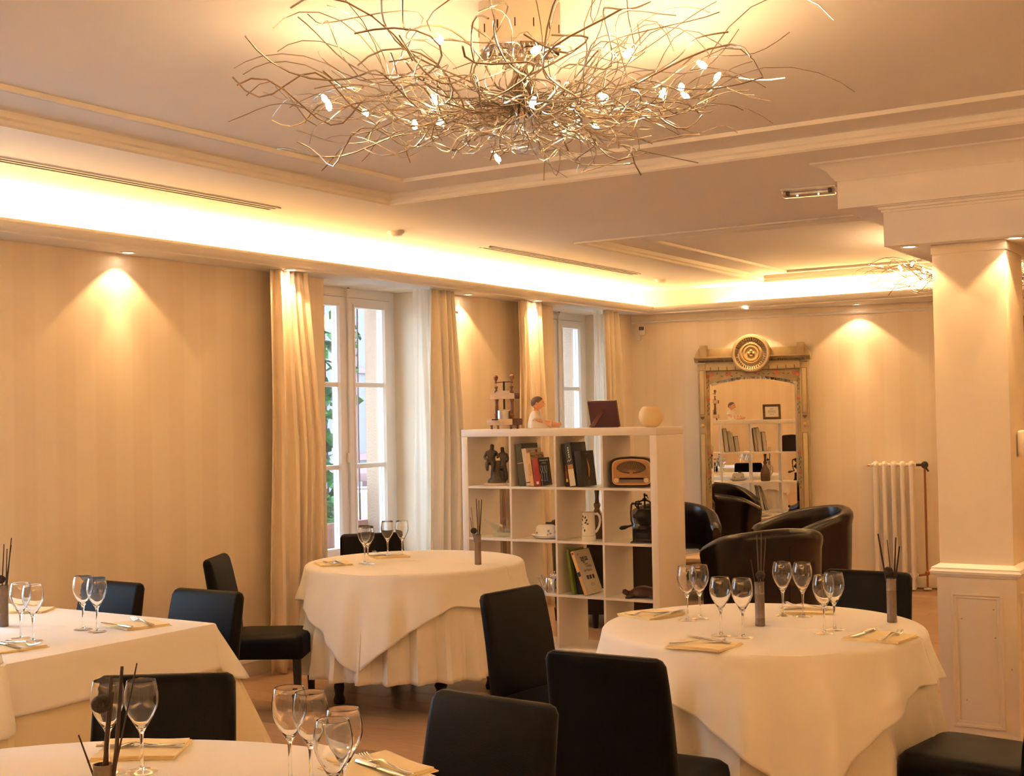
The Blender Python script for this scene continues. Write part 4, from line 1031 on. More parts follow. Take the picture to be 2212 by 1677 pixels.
# --- bronze group
sg_ = thing('bronze_statue', 'dark bronze statuette of a couple on a marble base in the top left cell', 'statue', (-4.915, 7.475, ZROW[0]), .45)
obj('plinth', MB().rbox(.15, .10, .018, .003, 2, (0, 0, .009)), 'marble', sg_)
def skin_mesh(name, J, ED, root, m, parent, lv=2, mirror=1.15):
    ks = list(J); me = bpy.data.meshes.new(name); me.from_pydata([(-J[k][0]*mirror, J[k][1], J[k][2]) for k in ks], [(ks.index(a), ks.index(b)) for a, b in ED], [])
    o = bpy.data.objects.new(name, me); COL.objects.link(o); o.modifiers.new('k', 'SKIN'); o.modifiers.new('s', 'SUBSURF').levels = lv
    for i, k in enumerate(ks):
        me.skin_vertices[0].data[i].radius = (J[k][3], J[k][3]); me.skin_vertices[0].data[i].use_root = (k == root)
    dg = bpy.context.evaluated_depsgraph_get(); nm = bpy.data.meshes.new_from_object(o.evaluated_get(dg)); bpy.data.objects.remove(o)
    nm.materials.clear(); nm.materials.append(MATS[m])
    for p_ in nm.polygons: p_.use_smooth = True
    q = bpy.data.objects.new(name, nm); COL.objects.link(q); q.parent = parent; return q
trk = MB()
rd = random.Random(4); secs = []
for (z, r) in ((.018, .062), (.035, .058), (.055, .046), (.085, .040), (.12, .036), (.15, .040), (.17, .036)):
    secs.append([(r*math.cos(2*PI*k/18)*(1+rd.uniform(-.12, .12)) + .012, r*.7*math.sin(2*PI*k/18)*(1+rd.uniform(-.12, .12)), z) for k in range(18)])
trk.loft(secs); trk.tube([(.03, 0, .12), (.06, -.01, .125), (.075, -.012, .145)], [.014, .010, .004], 8); trk.tube([(.03, 0, .06), (.055, -.02, .072), (.07, -.02, .086)], [.01, .006, .002], 8)
obj('tree_trunk', trk, 'bronze', sg_)
skin_mesh('figure', {'pel': (.020, 0, .165, .026), 'ch': (.022, -.004, .215, .029), 'nk': (.018, -.004, .245, .011), 'hd': (.016, -.008, .268, .017), 'top': (.016, -.006, .284, .013), 's1': (.050, -.004, .225, .013), 'e1': (.062, -.02, .19, .010), 'h1': (.036, -.04, .175, .007), 's2': (-.006, -.004, .226, .013), 'e2': (-.024, -.014, .20, .009), 'h2': (-.035, -.006, .20, .007), 'k1': (.046, -.035, .155, .017), 'a1': (.044, -.03, .10, .010), 'k2': (.008, -.04, .150, .017), 'a2': (.010, -.034, .095, .010)},
          [('pel', 'ch'), ('ch', 'nk'), ('nk', 'hd'), ('hd', 'top'), ('ch', 's1'), ('s1', 'e1'), ('e1', 'h1'), ('ch', 's2'), ('s2', 'e2'), ('e2', 'h2'), ('pel', 'k1'), ('k1', 'a1'), ('pel', 'k2'), ('k2', 'a2')], 'pel', 'bronze', sg_)
skin_mesh('figure', {'pel': (-.048, .004, .150, .024), 'ch': (-.048, .002, .198, .023), 'nk': (-.046, 0, .228, .010), 'hd': (-.044, -.004, .250, .016), 'top': (-.044, -.002, .264, .012), 's1': (-.024, 0, .210, .011), 'e1': (-.012, -.012, .185, .009), 's2': (-.070, 0, .208, .011), 'e2': (-.080, -.01, .178, .009), 'h2': (-.066, -.02, .155, .007), 'k1': (-.042, -.016, .10, .020), 'a1': (-.044, -.008, .035, .020), 'k2': (-.060, .0, .095, .018), 'a2': (-.062, .004, .030, .019)},
          [('pel', 'ch'), ('ch', 'nk'), ('nk', 'hd'), ('hd', 'top'), ('ch', 's1'), ('s1', 'e1'), ('ch', 's2'), ('s2', 'e2'), ('e2', 'h2'), ('pel', 'k1'), ('k1', 'a1'), ('pel', 'k2'), ('k2', 'a2')], 'pel', 'bronze', sg_)

# --- books
def book(label, x, y, z, th, d, h, lean, m, spine=None, pages='paper', band=None):
    t = thing('book', label, 'book', (x, y, z+.001), 0, 'books on the bookcase'); t.rotation_euler = (0, -math.radians(lean), 0)
    c = .0025
    obj('pages', MB().box(c, th-c, .004, d-.004, .003, h-.003), pages, t, smooth=False)
    obj('cover', MB().box(0, c, 0, d, 0, h).box(th-c, th, 0, d, 0, h), BOOK[m], t, smooth=False)
    obj('spine', MB().rbox(th, .004, h, .0015, 2, (th/2, .001, h/2)), BOOK[spine or m], t)
    if band: obj('spine_band', MB().box(.001, th-.001, -.0014, -.001, band[0], band[1]), band[2], t, smooth=False)
    return t
def on_cover(th, u, v): # transform putting text on the right-hand cover: u along depth, v up
    return T4((th+.0003, u, v)) @ Matrix(((0, 0, 1, 0), (1, 0, 0, 0), (0, 1, 0, 0), (0, 0, 0, 1)))
def on_spine(th, v): # text running up the spine
    return T4((th/2, -.0016, v)) @ Matrix(((0, -1, 0, 0), (0, 0, -1, 0), (1, 0, 0, 0), (0, 0, 0, 1)))
z = ZROW[0]; yb = 7.425
b1 = book('tall grey green book at the left of the second top cell', -4.690, yb, z, .048, .205, .283, 6, 'grey', band=(.15, .156, 'marble'))
b2 = book('thick cream book with a red dot beside the tall grey one', -4.630, yb-.008, z, .034, .195, .252, 8, 'cream', band=(.02, .026, 'ink'))
obj('red_dot', MB().lathe([(.013, 0), (.013, .0008), (0, .0008)], 16).xf(Matrix(((0, 0, 1, 0), (1, 0, 0, 0), (0, 1, 0, 0), (0, 0, 0, 1)))), 'motif_red', b2, loc=(.0342, .13, .232))
for k, (w, v) in enumerate(((.05, .235), (.04, .228), (.045, .205), (.04, .20))): obj('print_line', MB().box(.0341, .0344, .02, .02+w, v, v+.0025), 'motif_red', b2, smooth=False)
b3 = book('tan book titled practicon behind the red spined book', -4.594, yb-.010, z, .026, .17, .224, 8, 'tan', 'orange')
text('title', 'PRACTIC\u00d3N', .030, 'ink', b3, on_cover(.026, .088, .196))
text('spine_title', 'PRACTIC\u00d3N', .014, 'motif_red', b3, on_spine(.026, .11))
b4 = book('small book with red spine and wine glasses on a dark cover', -4.562, yb-.012, z, .050, .145, .186, 7, 'navy', 'red')
text('title', 'Diccionari del Vi', .0165, 'text_white', b4, on_cover(.050, .066, .168))
for k, (w, v) in enumerate(((.05, .152), (.07, .146))): obj('print_line', MB().box(.0501, .0504, .066-w/2, .066+w/2, v, v+.002), 'text_white', b4, smooth=False)
for k, (u, v) in enumerate(((.025, .09), (.055, .085), (.085, .088), (.015, .035))):
    pts = [(.0508, u-.008, v+.045), (.0508, u-.012, v+.02), (.0508, u-.006, v+.002), (.0508, u, v-.005), (.0508, u, v-.05), (.0508, u-.010, v-.056), (.0508, u+.010, v-.056)]
    obj('printed_glass', MB().tube(pts, .0012, 5).tube([(.0508, u, v-.005), (.0508, u+.006, v+.002), (.0508, u+.012, v+.02), (.0508, u+.008, v+.045)], .0012, 5), 'text_white', b4)
obj('emblem', MB().rbox(.018, .0008, .018, .0003, 1, (.026, -.0014, .022)), 'text_white', b4)
b5 = book('black book with a printed bottle at the left of the third top cell', -4.332, yb, z, .036, .20, .283, 6, 'black')
obj('printed_bottle', MB().box(.010, .024, -.0016, -.0012, .05, .10).box(.014, .020, -.0016, -.0012, .10, .14), 'motif_red', b5, smooth=False); obj('printed_label', MB().box(.010, .024, -.0018, -.0016, .03, .05), 'sign_yellow', b5, smooth=False)
b6 = book('blue grey book with a pale lower spine in the third top cell', -4.296, yb-.004, z, .046, .20, .288, 8, 'slate')
obj('spine_label', MB().box(.002, .044, -.0016, -.0011, .004, .115), 'paper', b6, smooth=False); obj('spine_picture', MB().box(.004, .042, -.0018, -.0012, .115, .145), 'ochre_line', b6, smooth=False)
for k, v in enumerate((.19, .205, .22, .235, .25)): obj('spine_mark', MB().box(.020, .028, -.0018, -.0012, v, v+.010), 'text_white', b6, smooth=False)
obj('brush_mark', MB().tube([(.008, -.0016, .165), (.018, -.0016, .178), (.022, -.0016, .166), (.036, -.0016, .180)], .0025, 6), 'text_white', b6)
b7 = book('black glossy book in front of the blue grey one', -4.232, yb-.012, z, .046, .17, .232, 6, 'char')
obj('printed_flame', MB().tube([(.0463, .075, .06), (.0463, .085, .11), (.0463, .08, .15), (.0463, .072, .18)], [.004, .009, .006, .001], 6), 'ochre_line', b7)
for k, (w, v) in enumerate(((.06, .215), (.03, .208), (.03, .035), (.045, .028), (.03, .018), (.05, .010))): obj('print_line', MB().box(.0461, .0464, .075-w/2, .075+w/2, v, v+.002), 'tin_tube', b7, smooth=False)
z = ZROW[2]
b8 = book('green spined book leaning in the third row', -4.300, yb, z, .020, .20, .292, 8, 'green')
b9 = book('dark book leaning beside the green spined one', -4.272, yb+.03, z, .034, .19, .285, 10, 'dark')
b9b = book('small dark book behind the cream water cookbook', -4.226, yb+.05, z, .018, .17, .25, 14, 'dark')
b10 = book('cream cookbook about water leaning steeply in the third row', -4.196, yb-.018, z, .024, .205, .296, 20, 'ivory', 'orange')
text('title', 'agua', .062, 'ink', b10, on_cover(.024, .100, .238) @ Matrix.Scale(.85, 4, (1, 0, 0)))
text('subtitle', 'el', .020, 'ink', b10, on_cover(.024, .035, .268)); text('subtitle', 'en la', .016, 'tin_tube', b10, on_cover(.024, .115, .200)); text('subtitle', 'cocina', .026, 'tin_tube', b10, on_cover(.024, .135, .182)); text('subtitle', 'del futuro', .026, 'tin_tube', b10, on_cover(.024, .105, .155))
for k, u in enumerate((.075, .110, .148)): obj('cover_picture', MB().box(.0241, .0245, u-.013, u+.013, .095, .122), 'carved_wood', b10, smooth=False)
for k, (w, v) in enumerate(((.04, .066), (.06, .058), (.05, .050), (.03, .018))): obj('print_line', MB().box(.0241, .0244, .11-w/2, .11+w/2, v, v+.002), 'tin_tube', b10, smooth=False)
obj('spine_block', MB().box(.002, .022, -.0018, -.0012, .125, .155), 'book_slate', b10, smooth=False); obj('spine_block', MB().box(.004, .020, -.0018, -.0012, .272, .288), 'motif_red', b10, smooth=False)

# --- radio
ra = thing('radio', 'old brown bakelite radio with fan shaped grille in the top right cell', 'radio', (-3.885, 7.525, ZROW[0]), math.radians(17))
def arch(w, h, rise, r, n=8):
    P = [(-w/2+r*.3, 0), (w/2-r*.3, 0), (w/2, r*.4)]
    for i in range(n+1):
        t = i/n; x = w/2 - r - (w-2*r)*t; P.append((x, h - rise*(2*x/w)**2)) if 0 < i < n else P.append((w/2-.004 if i == 0 else -w/2+.004, h-rise-r*.5)) 
    P.append((-w/2, r*.4)); return P
def layer(poly, y0, y1, inset=0.0):
    cx = sum(q[0] for q in poly)/len(poly); cz = sum(q[1] for q in poly)/len(poly); return MB().prism(poly, 1, y0, y1)
rb = MB(); pl2 = []
for k in range(48):
    c_, s_ = math.cos(2*PI*k/48), math.sin(2*PI*k/48); x_ = .1425*math.copysign(abs(c_)**.30, c_); z_ = .1 + .1*math.copysign(abs(s_)**.30, s_)
    pl2.append((x_, z_ - (.016*(x_/.1425)**2 if z_ > .1 else 0)))
secs = []
for (y, k) in ((.065, .97), (.055, 1), (-.052, 1), (-.062, .985), (-.066, .96)):
    secs.append([(x*k, y, .1+(zz-.1)*k) for x, zz in pl2])
rb.loft(secs); obj('case', rb, 'bakelite', ra)
fp = [(x*.84, .104+(zz-.104)*.80) for x, zz in pl2]
obj('bezel', MB().prism([(x*1.05, .104+(zz-.104)*1.05) for x, zz in fp], 1, -.069, -.060), 'radio_gold', ra, smooth=False)
obj('face', MB().prism(fp, 1, -.0705, -.062), 'radio_face', ra, smooth=False)
gp = [(.095*math.cos(PI*k/24 if False else 2*PI*k/36), .124+.046*math.sin(2*PI*k/36)*(1.0 if k <= 18 else .75)) for k in range(36)]
obj('grille', MB().prism(gp, 1, -.0715, -.069), 'radio_grille', ra, smooth=False)
for k in range(19):
    a = math.radians(8 + k*164/18); ca, sa = math.cos(a), math.sin(a); q0, q1 = .018, .092
    obj('grille_ray', MB().tube([(q0*ca, -.0725, .098+q0*sa*.5), (q1*ca, -.0725, .104+.058*sa)], .0007, 4), 'radio_gold', ra)
obj('fan_base', MB().prism([(-.008, .088), (.008, .088), (.017, .112), (-.017, .112)], 1, -.075, -.070), 'radio_face', ra, smooth=False)
obj('dial_strip', MB().box(-.078, .078, -.0735, -.070, .052, .062), 'slot_dark', ra, smooth=False); obj('dial_glass', MB().prism([(-.075, .032), (.075, .032), (.083, .050), (-.083, .050)], 1, -.074, -.070), 'tin_tube', ra, smooth=False)
obj('trim_bar', MB().tube([(-.115, -.0725, .073), (.115, -.0725, .073)], .0015, 6), 'chrome', ra)
for sx in (-1, 1):
    obj('knob', MB().lathe([(.0155, 0), (.0155, .008), (.013, .012), (.008, .0125), (.006, .010), (0, .010)], 20).xf(rotm('X', PI/2)), 'ivory', ra, loc=(sx*.097, -.070, .047))

# --- glass wine cradle
gc = thing('glass_cradle', 'clear green tinted glass cradle with a looped handle in the second row', 'glassware', (-4.895, 7.50, ZROW[1]), .3)
secs = []
for (zz, rx, ry) in ((.0, .050, .030), (.003, .056, .034), (.02, .064, .040), (.045, .076, .046), (.07, .088, .050)):
    secs.append([(rx*math.cos(2*PI*k/32) + zz*.15, ry*math.sin(2*PI*k/32), zz + (.030*(-math.cos(2*PI*k/32))*zz/.07 if zz > .01 else 0)) for k in range(32)])
ins = [[(x*.93+.0005, y*.90, zz+.003) for x, y, zz in s] for s in reversed(secs)]
obj('boat', MB().loft(secs + ins), 'green_glass', gc)
obj('bottle_neck', MB().tube([(-.02, 0, .062), (-.06, 0, .085), (-.09, 0, .102), (-.115, 0, .116)], [.024, .018, .012, .013], 16), 'green_glass', gc)
obj('handle', MB().tube([(.02 + .036*math.cos(a), 0, .088 + .036*math.sin(a)) for a in [-.5 + k*(PI+1)/16 for k in range(17)]], .006, 10), 'green_glass', gc)
# --- butter dish
bd = thing('butter_dish', 'white porcelain butter dish with blue flowers in the second row', 'butter dish', (-4.535, 7.50, ZROW[1]), .1)
obj('plate', MB().lathe([(0, .003), (.070, .003), (.085, .010), (.105, .024), (.108, .025), (.104, .028), (.084, .016), (.06, .010), (0, .010)], 40, cap=False, sy=.72), 'porcelain', bd)
lid = []
for (zz, w, d, r) in ((.012, .145, .095, .025), (.06, .138, .088, .028), (.082, .130, .080, .030), (.092, .112, .062, .028), (.096, .08, .035, .015)): lid.append(rr(w, d, r, 0, 0, zz))
obj('lid', MB().loft(lid), 'porcelain', bd)
obj('knob', MB().rbox(.040, .016, .012, .004, 2, (0.02, 0, .104)), 'motif_black', bd)
def blossom(parent, x, y, zz, s, rx=0, rz=0, m='motif_blue', n=5):
    mb = MB()
    for k in range(n):
        a = 2*PI*k/n; mb.add([(0, 0, 0), (s*.5*math.cos(a-.35), -.0006, s*.5*math.sin(a-.35)), (s*math.cos(a), -.0006, s*math.sin(a)), (s*.5*math.cos(a+.35), -.0006, s*.5*math.sin(a+.35))], [(0, 1, 2, 3)])
    o = obj('painted_sprig', mb, m, parent, smooth=False); o.location = (x, y, zz); o.rotation_euler = (rx, 0, rz); s_ = o.modifiers.new('s', 'SOLIDIFY'); s_.thickness = .0006; return o
blossom(bd, -.045, -.0475, .042, .009, math.radians(-6)); blossom(bd, .04, -.0470, .055, .012, math.radians(-6)); blossom(bd, .055, -.0475, .038, .011, math.radians(-6), 0, 'motif_red'); blossom(bd, .035, -.048, .03, .010, math.radians(-6))
blossom(bd, .0725, -.01, .045, .012, math.radians(-6), PI/2); blossom(bd, .0725, .02, .035, .010, math.radians(-6), PI/2, 'motif_red')
blossom(bd, -.04, .0475, .045, .012, math.radians(6), PI); blossom(bd, .04, .0475, .045, .012, math.radians(6), PI)
# --- jug
jg = thing('jug', 'cream jug with a dark leaf sprig in the third cell of the second row', 'jug', (-4.195, 7.475, ZROW[1]), math.radians(20))
obj('body', MB().lathe([(0, 0), (.046, 0), (.0475, .004), (.0475, .032), (.0465, .034), (.045, .10), (.0425, .16), (.0425, .182), (.0445, .187), (.0415, .187), (.040, .16), (.042, .05), (0, .008)], 36, cap=False), 'jug_cream', jg)
obj('handle', MB().tube([(.040, 0, .172), (.060, 0, .176), (.074, 0, .160), (.077, 0, .130), (.070, 0, .095), (.056, 0, .068), (.044, 0, .055)], [.008, .009, .009, .0085, .008, .008, .009], 10), 'jug_cream', jg)
for zz, r in ((.034, .0474), (.186, .0449)): obj('line', MB().tube([(r*math.cos(2*PI*k/32), r*math.sin(2*PI*k/32), zz) for k in range(33)], .0012, 5), 'ochre_line', jg)
for sgn, a0 in ((1, -PI/2-.5), (-1, PI/2+.3)):
    sp_ = MB()
    for k, (u, v, an) in enumerate(((0, 0, .5), (.012, .012, 1.0), (-.010, .014, 2.2), (.006, .028, 1.3), (-.006, .034, 1.9), (-.014, -.006, 3.2), (.014, -.004, .1), (-.006, -.022, 4.2), (.004, -.034, 4.6))):
        r = .0455; c0 = a0 + u/r
        for L in (0,):
            e = (u + .022*math.cos(an), v + .022*math.sin(an)); w = (-.006*math.sin(an), .006*math.cos(an))
            q = [(u, v), ((u+e[0])/2 + w[0], (v+e[1])/2 + w[1]), e, ((u+e[0])/2 - w[0], (v+e[1])/2 - w[1])]
            sp_.add([(r*math.cos(a0 + qu/r), r*math.sin(a0 + qu/r), .115 + qv) for qu, qv in q], [(0, 1, 2, 3)])
    o = obj('painted_sprig', sp_, 'motif_black', jg, smooth=False); o.modifiers.new('s', 'SOLIDIFY').thickness = .001
# --- brown bottle behind the jug
bb = thing('stoneware_bottle', 'brown glazed bottle with a slim neck behind the jug', 'bottle', (-4.222, 7.645, ZROW[1]))
obj('body', MB().lathe([(0, 0), (.050, 0), (.056, .01), (.058, .08), (.050, .13), (.034, .16), (.020, .19), (.017, .20)], 28, cap=False), 'brown_glaze', bb)
obj('neck', MB().lathe([(.017, .20), (.021, .208), (.024, .222), (.022, .232), (.015, .238), (.013, .27), (.016, .31), (.018, .325), (.013, .325), (.011, .24)], 24, cap=False), 'brown_glaze', bb)
# --- coffee grinder
cg = thing('coffee_grinder', 'black cast iron coffee grinder with a crank in the second row', 'coffee grinder', (-3.795, 7.50, ZROW[1]), math.radians(8))
obj('base', MB().loft([rr(.165, .125, .006, 0, 0, 0), rr(.160, .12, .006, 0, 0, .008), rr(.140, .10, .006, 0, 0, .014), rr(.136, .098, .006, 0, 0, .078), rr(.144, .106, .006, 0, 0, .084), rr(.13, .09, .006, 0, 0, .090)]), 'iron', cg)
obj('drawer', MB().rbox(.09, .01, .04, .003, 2, (0, -.052, .045)), 'iron', cg)
obj('hopper', MB().lathe([(.05, .088), (.046, .098), (.036, .11), (.038, .118), (.055, .14), (.064, .165), (.060, .19), (.048, .205), (.040, .212), (0, .214)], 24, cap=False), 'iron', cg)
obj('funnel', MB().tube([(-.045, 0, .16), (-.075, 0, .168)], [.018, .013], 12), 'iron', cg)
fr_ = MB()
for sx in (-1, 1): fr_.tube([(sx*.038, 0, .205), (sx*.044, 0, .235), (sx*.036, 0, .258), (sx*.016, 0, .268), (0, 0, .268)], .006, 8)
fr_.tube([(0, 0, .20), (0, 0, .275)], .006, 8).tube([(-.04, 0, .212), (-.062, 0, .235), (-.060, 0, .258), (-.036, 0, .262)], .006, 8)
obj('yoke', fr_, 'iron', cg)
obj('finial', MB().lathe([(.008, .268), (.012, .274), (.016, .279), (.006, .284), (.005, .296), (.008, .304), (.006, .312), (0, .315)], 12, cap=False), 'iron', cg)
obj('bird', MB().ball((.012, 0, .300), .009, .005, .006, 8, 6).tube([(.016, 0, .296), (.026, 0, .278)], [.004, .001], 6), 'iron', cg)
obj('crank_arm', MB().tube([(-.02, 0, .245), (-.085, 0, .247), (-.090, 0, .238), (-.092, -.01, .19), (-.086, -.02, .14), (-.072, -.03, .112)], [.007, .007, .007, .005, .005, .006], 8), 'iron', cg)
obj('crank_grip', MB().tube([(-.070, -.032, .112), (-.095, -.045, .105), (-.12, -.056, .098), (-.14, -.066, .095), (-.150, -.070, .094)], [.006, .007, .013, .013, .004], 10), 'black_wood', cg)
# --- teapots
def teapot(label, x, y, rz):
    t = thing('teapot', label, 'teapot', (x, y, ZROW[2]), rz, 'steel teapots')
    obj('body', MB().lathe([(0, 0), (.044, 0), (.045, .004), (.040, .05), (.036, .092), (.035, .094)], 28, cap=False), 'steel', t)
    obj('lid', MB().lathe([(.036, .094), (.034, .099), (.02, .104), (0, .106)], 28, cap=False), 'steel', t)
    obj('lid_knob', MB().lathe([(.003, .105), (.003, .112), (.007, .116), (.006, .122), (0, .124)], 12, cap=False), 'steel', t)
    obj('spout', MB().tube([(-.036, 0, .025), (-.055, 0, .035), (-.068, 0, .065), (-.080, 0, .092), (-.092, 0, .098)], [.016, .014, .010, .008, .006], 12), 'steel', t)
    obj('handle', MB().tube([(.034, 0, .085), (.058, 0, .088), (.068, 0, .065), (.062, 0, .035), (.040, 0, .022)], .006, 8), 'black_wood', t)
teapot('polished steel teapot at the front of the second cell in the third row', -4.478, 7.455, .15)
teapot('second steel teapot behind the first in the third row', -4.535, 7.60, .5)
# --- carved turtle
tt = thing('carved_turtle', 'dark carved wooden turtle in the lower right cell', 'carving', (-3.815, 7.50, ZROW[2]), .25)
obj('shell', MB().lathe([(0, .012), (.088, .012), (.098, .022), (.086, .042), (.055, .064), (.02, .074), (0, .075)], 28, cap=False, sy=.72), 'carved_wood', tt)
obj('head', MB().tube([(-.075, 0, .022), (-.105, -.004, .024), (-.125, -.006, .036), (-.136, -.008, .040)], [.020, .018, .018, .010], 12), 'carved_wood', tt)
for sx, sy, a in ((-1, -1, 0), (-1, 1, 0), (1, -1, 0), (1, 1, 0)): obj('flipper', MB().tube([(sx*.055, sy*.045, .018), (sx*.085, sy*.075, .010), (sx*.10, sy*.085, .007)], [.016, .014, .006], 8), 'carved_wood', tt)

# ------------------------------------------------------------------ mirror
mi = thing('floor_mirror', 'tall olive gold painted mirror with a round crest standing at the far wall', 'mirror', bw(1.165, .07, 0), WR)
mi.rotation_euler = (0, 0, WR+.030)
GW, GA, GS = .400, 1.905, 1.845          # glass half width, arch top, spring height
def gtop(x): return GS + (GA-GS)*math.sqrt(max(0, 1-(x/GW)**2)) if abs(x) < GW else GS
def gt2(x): return GS + (GA-GS)*(1-(x/GW)**2)
gl = [(-GW, .35), (GW, .35)] + [(GW - 2*GW*k/16, gt2(GW - 2*GW*k/16)) for k in range(17)]
obj('mirror_glass', MB().prism(gl, 1, .004, .010), 'mirror_silver', mi, smooth=False)
bv = []
for q in range(2):
    d = .0 if q == 0 else .022
    bv.append([(-GW+d, -.001 if q == 0 else .0035, .35)] + [((-GW + 2*GW*k/16)*(1-d/GW), -.001 if q == 0 else .0035, gt2(-GW + 2*GW*k/16)-d) for k in range(17)] + [(GW-d, -.001 if q == 0 else .0035, .35)])
obj('bevel', MB().grid(bv), 'mirror_silver', mi, smooth=False)
field = MB()
tp = [(-GW + 2*GW*k/16) for k in range(17)]
field.prism([(-.42, 1.99), (-.42, GS)] + [(x, gt2(x)) for x in tp] + [(.42, GS), (.42, 1.99)], 1, -.008, .03)
field.box(-.43, -GW, -.008, .03, 0, 1.99).box(GW, .43, -.008, .03, 0, 1.99).box(-.43, .43, -.008, .03, 0, .36)
obj('frame_field', field, 'mirror_paint', mi, smooth=False)
for sx in (-1, 1):
    p_ = obj('pilaster', MB().rbox(.075, .055, 2.03, .004, 2, (sx*.4675, .002, 1.015)), 'mirror_paint', mi)
    for (a, b) in ((1.56, 1.97), (.42, 1.38)): obj('pilaster_panel', MB().rbox(.046, .008, b-a, .003, 2, (sx*.4675, -.027, (a+b)/2)), 'mirror_paint_light', p_)
    for (a, b) in ((1.56, 1.97), (.42, 1.38)):
        e = MB()
        for (x0, x1, z0, z1) in ((-.024, -.021, a, b), (.021, .024, a, b), (-.024, .024, a-.002, a+.001), (-.024, .024, b-.001, b+.002)): e.box(sx*.4675+x0, sx*.4675+x1, -.0325, -.030, z0, z1)
        obj('panel_line', e, 'mirror_dark', p_, smooth=False)
    obj('carved_drop', MB().prism([(sx*.4675-.022, 1.54), (sx*.4675-.012, 1.522), (sx*.4675, 1.515), (sx*.4675+.012, 1.522), (sx*.4675+.022, 1.54)], 1, -.036, -.025), 'mirror_dark', p_, smooth=False)
    obj('rosette', MB().lathe([(.020, 0), (.018, .006), (.010, .008), (.006, .012), (0, .013)], 16).xf(rotm('X', PI/2)), 'mirror_gilt', p_, loc=(sx*.4675, -.026, 1.455))
    obj('cornice_block', MB().rbox(.062, .09, .115, .004, 2, (sx*.445, -.02, 2.145)), 'mirror_paint', mi)
    obj('cornice_end', MB().prism([(sx*.476, 2.09), (sx*.525, 2.095), (sx*.520, 2.12), (sx*.500, 2.155), (sx*.476, 2.185)], 1, -.05, .03), 'mirror_paint', mi, smooth=False)
obj('frieze', MB().rbox(.862, .045, .085, .003, 2, (0, -.002, 2.01)), 'mirror_paint_light', mi)
cs_ = MB().prism([(.03, 2.045), (-.035, 2.045), (-.045, 2.06), (-.062, 2.075), (-.075, 2.082), (-.075, 2.094), (.03, 2.094)], 0, -.53, -.165); obj('cornice', cs_, 'mirror_paint', mi, smooth=False)
cs_ = MB().prism([(.03, 2.045), (-.035, 2.045), (-.045, 2.06), (-.062, 2.075), (-.075, 2.082), (-.075, 2.094), (.03, 2.094)], 0, .165, .53); obj('cornice', cs_, 'mirror_paint', mi, smooth=False)
obj('cornice_top', MB().rbox(.86, .05, .075, .004, 2, (0, -.005, 2.130)), 'mirror_paint', mi)
for k in range(62):
    x = -.488 + .976*k/61
    if abs(x) > .15: obj('dentil', MB().box(x-.005, x+.005, -.052, -.036, 2.044, 2.062), 'mirror_dark', mi, smooth=False)
for k in range(11):
    x = -.385 + .77*k/10; obj('frieze_notch', MB().box(x-.003, x+.003, -.0262, -.024, 1.968, 2.000), 'mirror_dark', mi, smooth=False)
obj('frieze_line', MB().box(-.43, .43, -.027, -.024, 1.962, 1.967), 'mirror_dark', mi, smooth=False)
cre = thing('x', 'x', 'x'); bpy.data.objects.remove(cre)
cr_ = obj('crest', MB().lathe([(.175, 0), (.175, .045), (.165, .055), (.148, .055), (.140, .045), (.112, .030), (.100, .040), (.086, .042), (.082, .030), (0, .028)], 48, cap=False).xf(rotm('X', PI/2)), 'mirror_paint', mi, loc=(0, -.03, 2.115))
for k in range(40):
    a = 2*PI*k/40; obj('flute', MB().box(-.0035, .0035, -.053, -.040, .118, .146).xf(rotm('Y', a)), 'mirror_dark', cr_, smooth=False)
obj('crest_ring', MB().lathe([(.076, .03), (.070, .040), (.058, .040), (.054, .03)], 36, cap=False).xf(rotm('X', PI/2)), 'mirror_gilt', cr_, loc=(0, 0, .0))
for k in range(4):
    a = PI/2*k; obj('petal', MB().ball((.022*math.cos(a), -.034, .022*math.sin(a)), .014, .008, .014, 10, 6), 'mirror_gilt', cr_)
obj('flower_eye', MB().ball((0, -.040, 0), .008, .006, .008, 10, 6), 'mirror_dark', cr_)
def rose(x, z, s=.019):
    mb = MB().ball((x, -.009, z), s, .002, s*.9, 10, 6); o = obj('painted_rose', mb, 'rose_pink', mi)
def leafp(x, z, a, L=.030):
    c, s = math.cos(a), math.sin(a); w = L*.18
    obj('painted_leaf', MB().prism([(x, z), (x+.5*L*c-w*s, z+.5*L*s+w*c), (x+L*c, z+L*s), (x+.5*L*c+w*s, z+.5*L*s-w*c)], 1, -.0095, -.0075), 'leaf_paint', mi, smooth=False)
for sx in (-1, 1):
    for z_ in (1.915, 1.70, 1.20, 1.02):
        x = sx*.414; rose(x, z_)
        for k, (dz, a) in enumerate(((-.03, -PI/2+.5), (-.045, -PI/2-.5), (-.07, -PI/2+.4), (-.09, -PI/2-.4), (-.12, -PI/2))): leafp(x, z_+dz, a)
    rose(sx*.375, 1.93); rose(sx*.215, 1.935); rose(sx*.235, 1.925, .014)
    for k in range(7): leafp(sx*(.34-.045*k), 1.925+.006*(-1)**k, (PI if sx > 0 else 0)+.5*(-1)**k)
rose(.03, 1.94, .016)

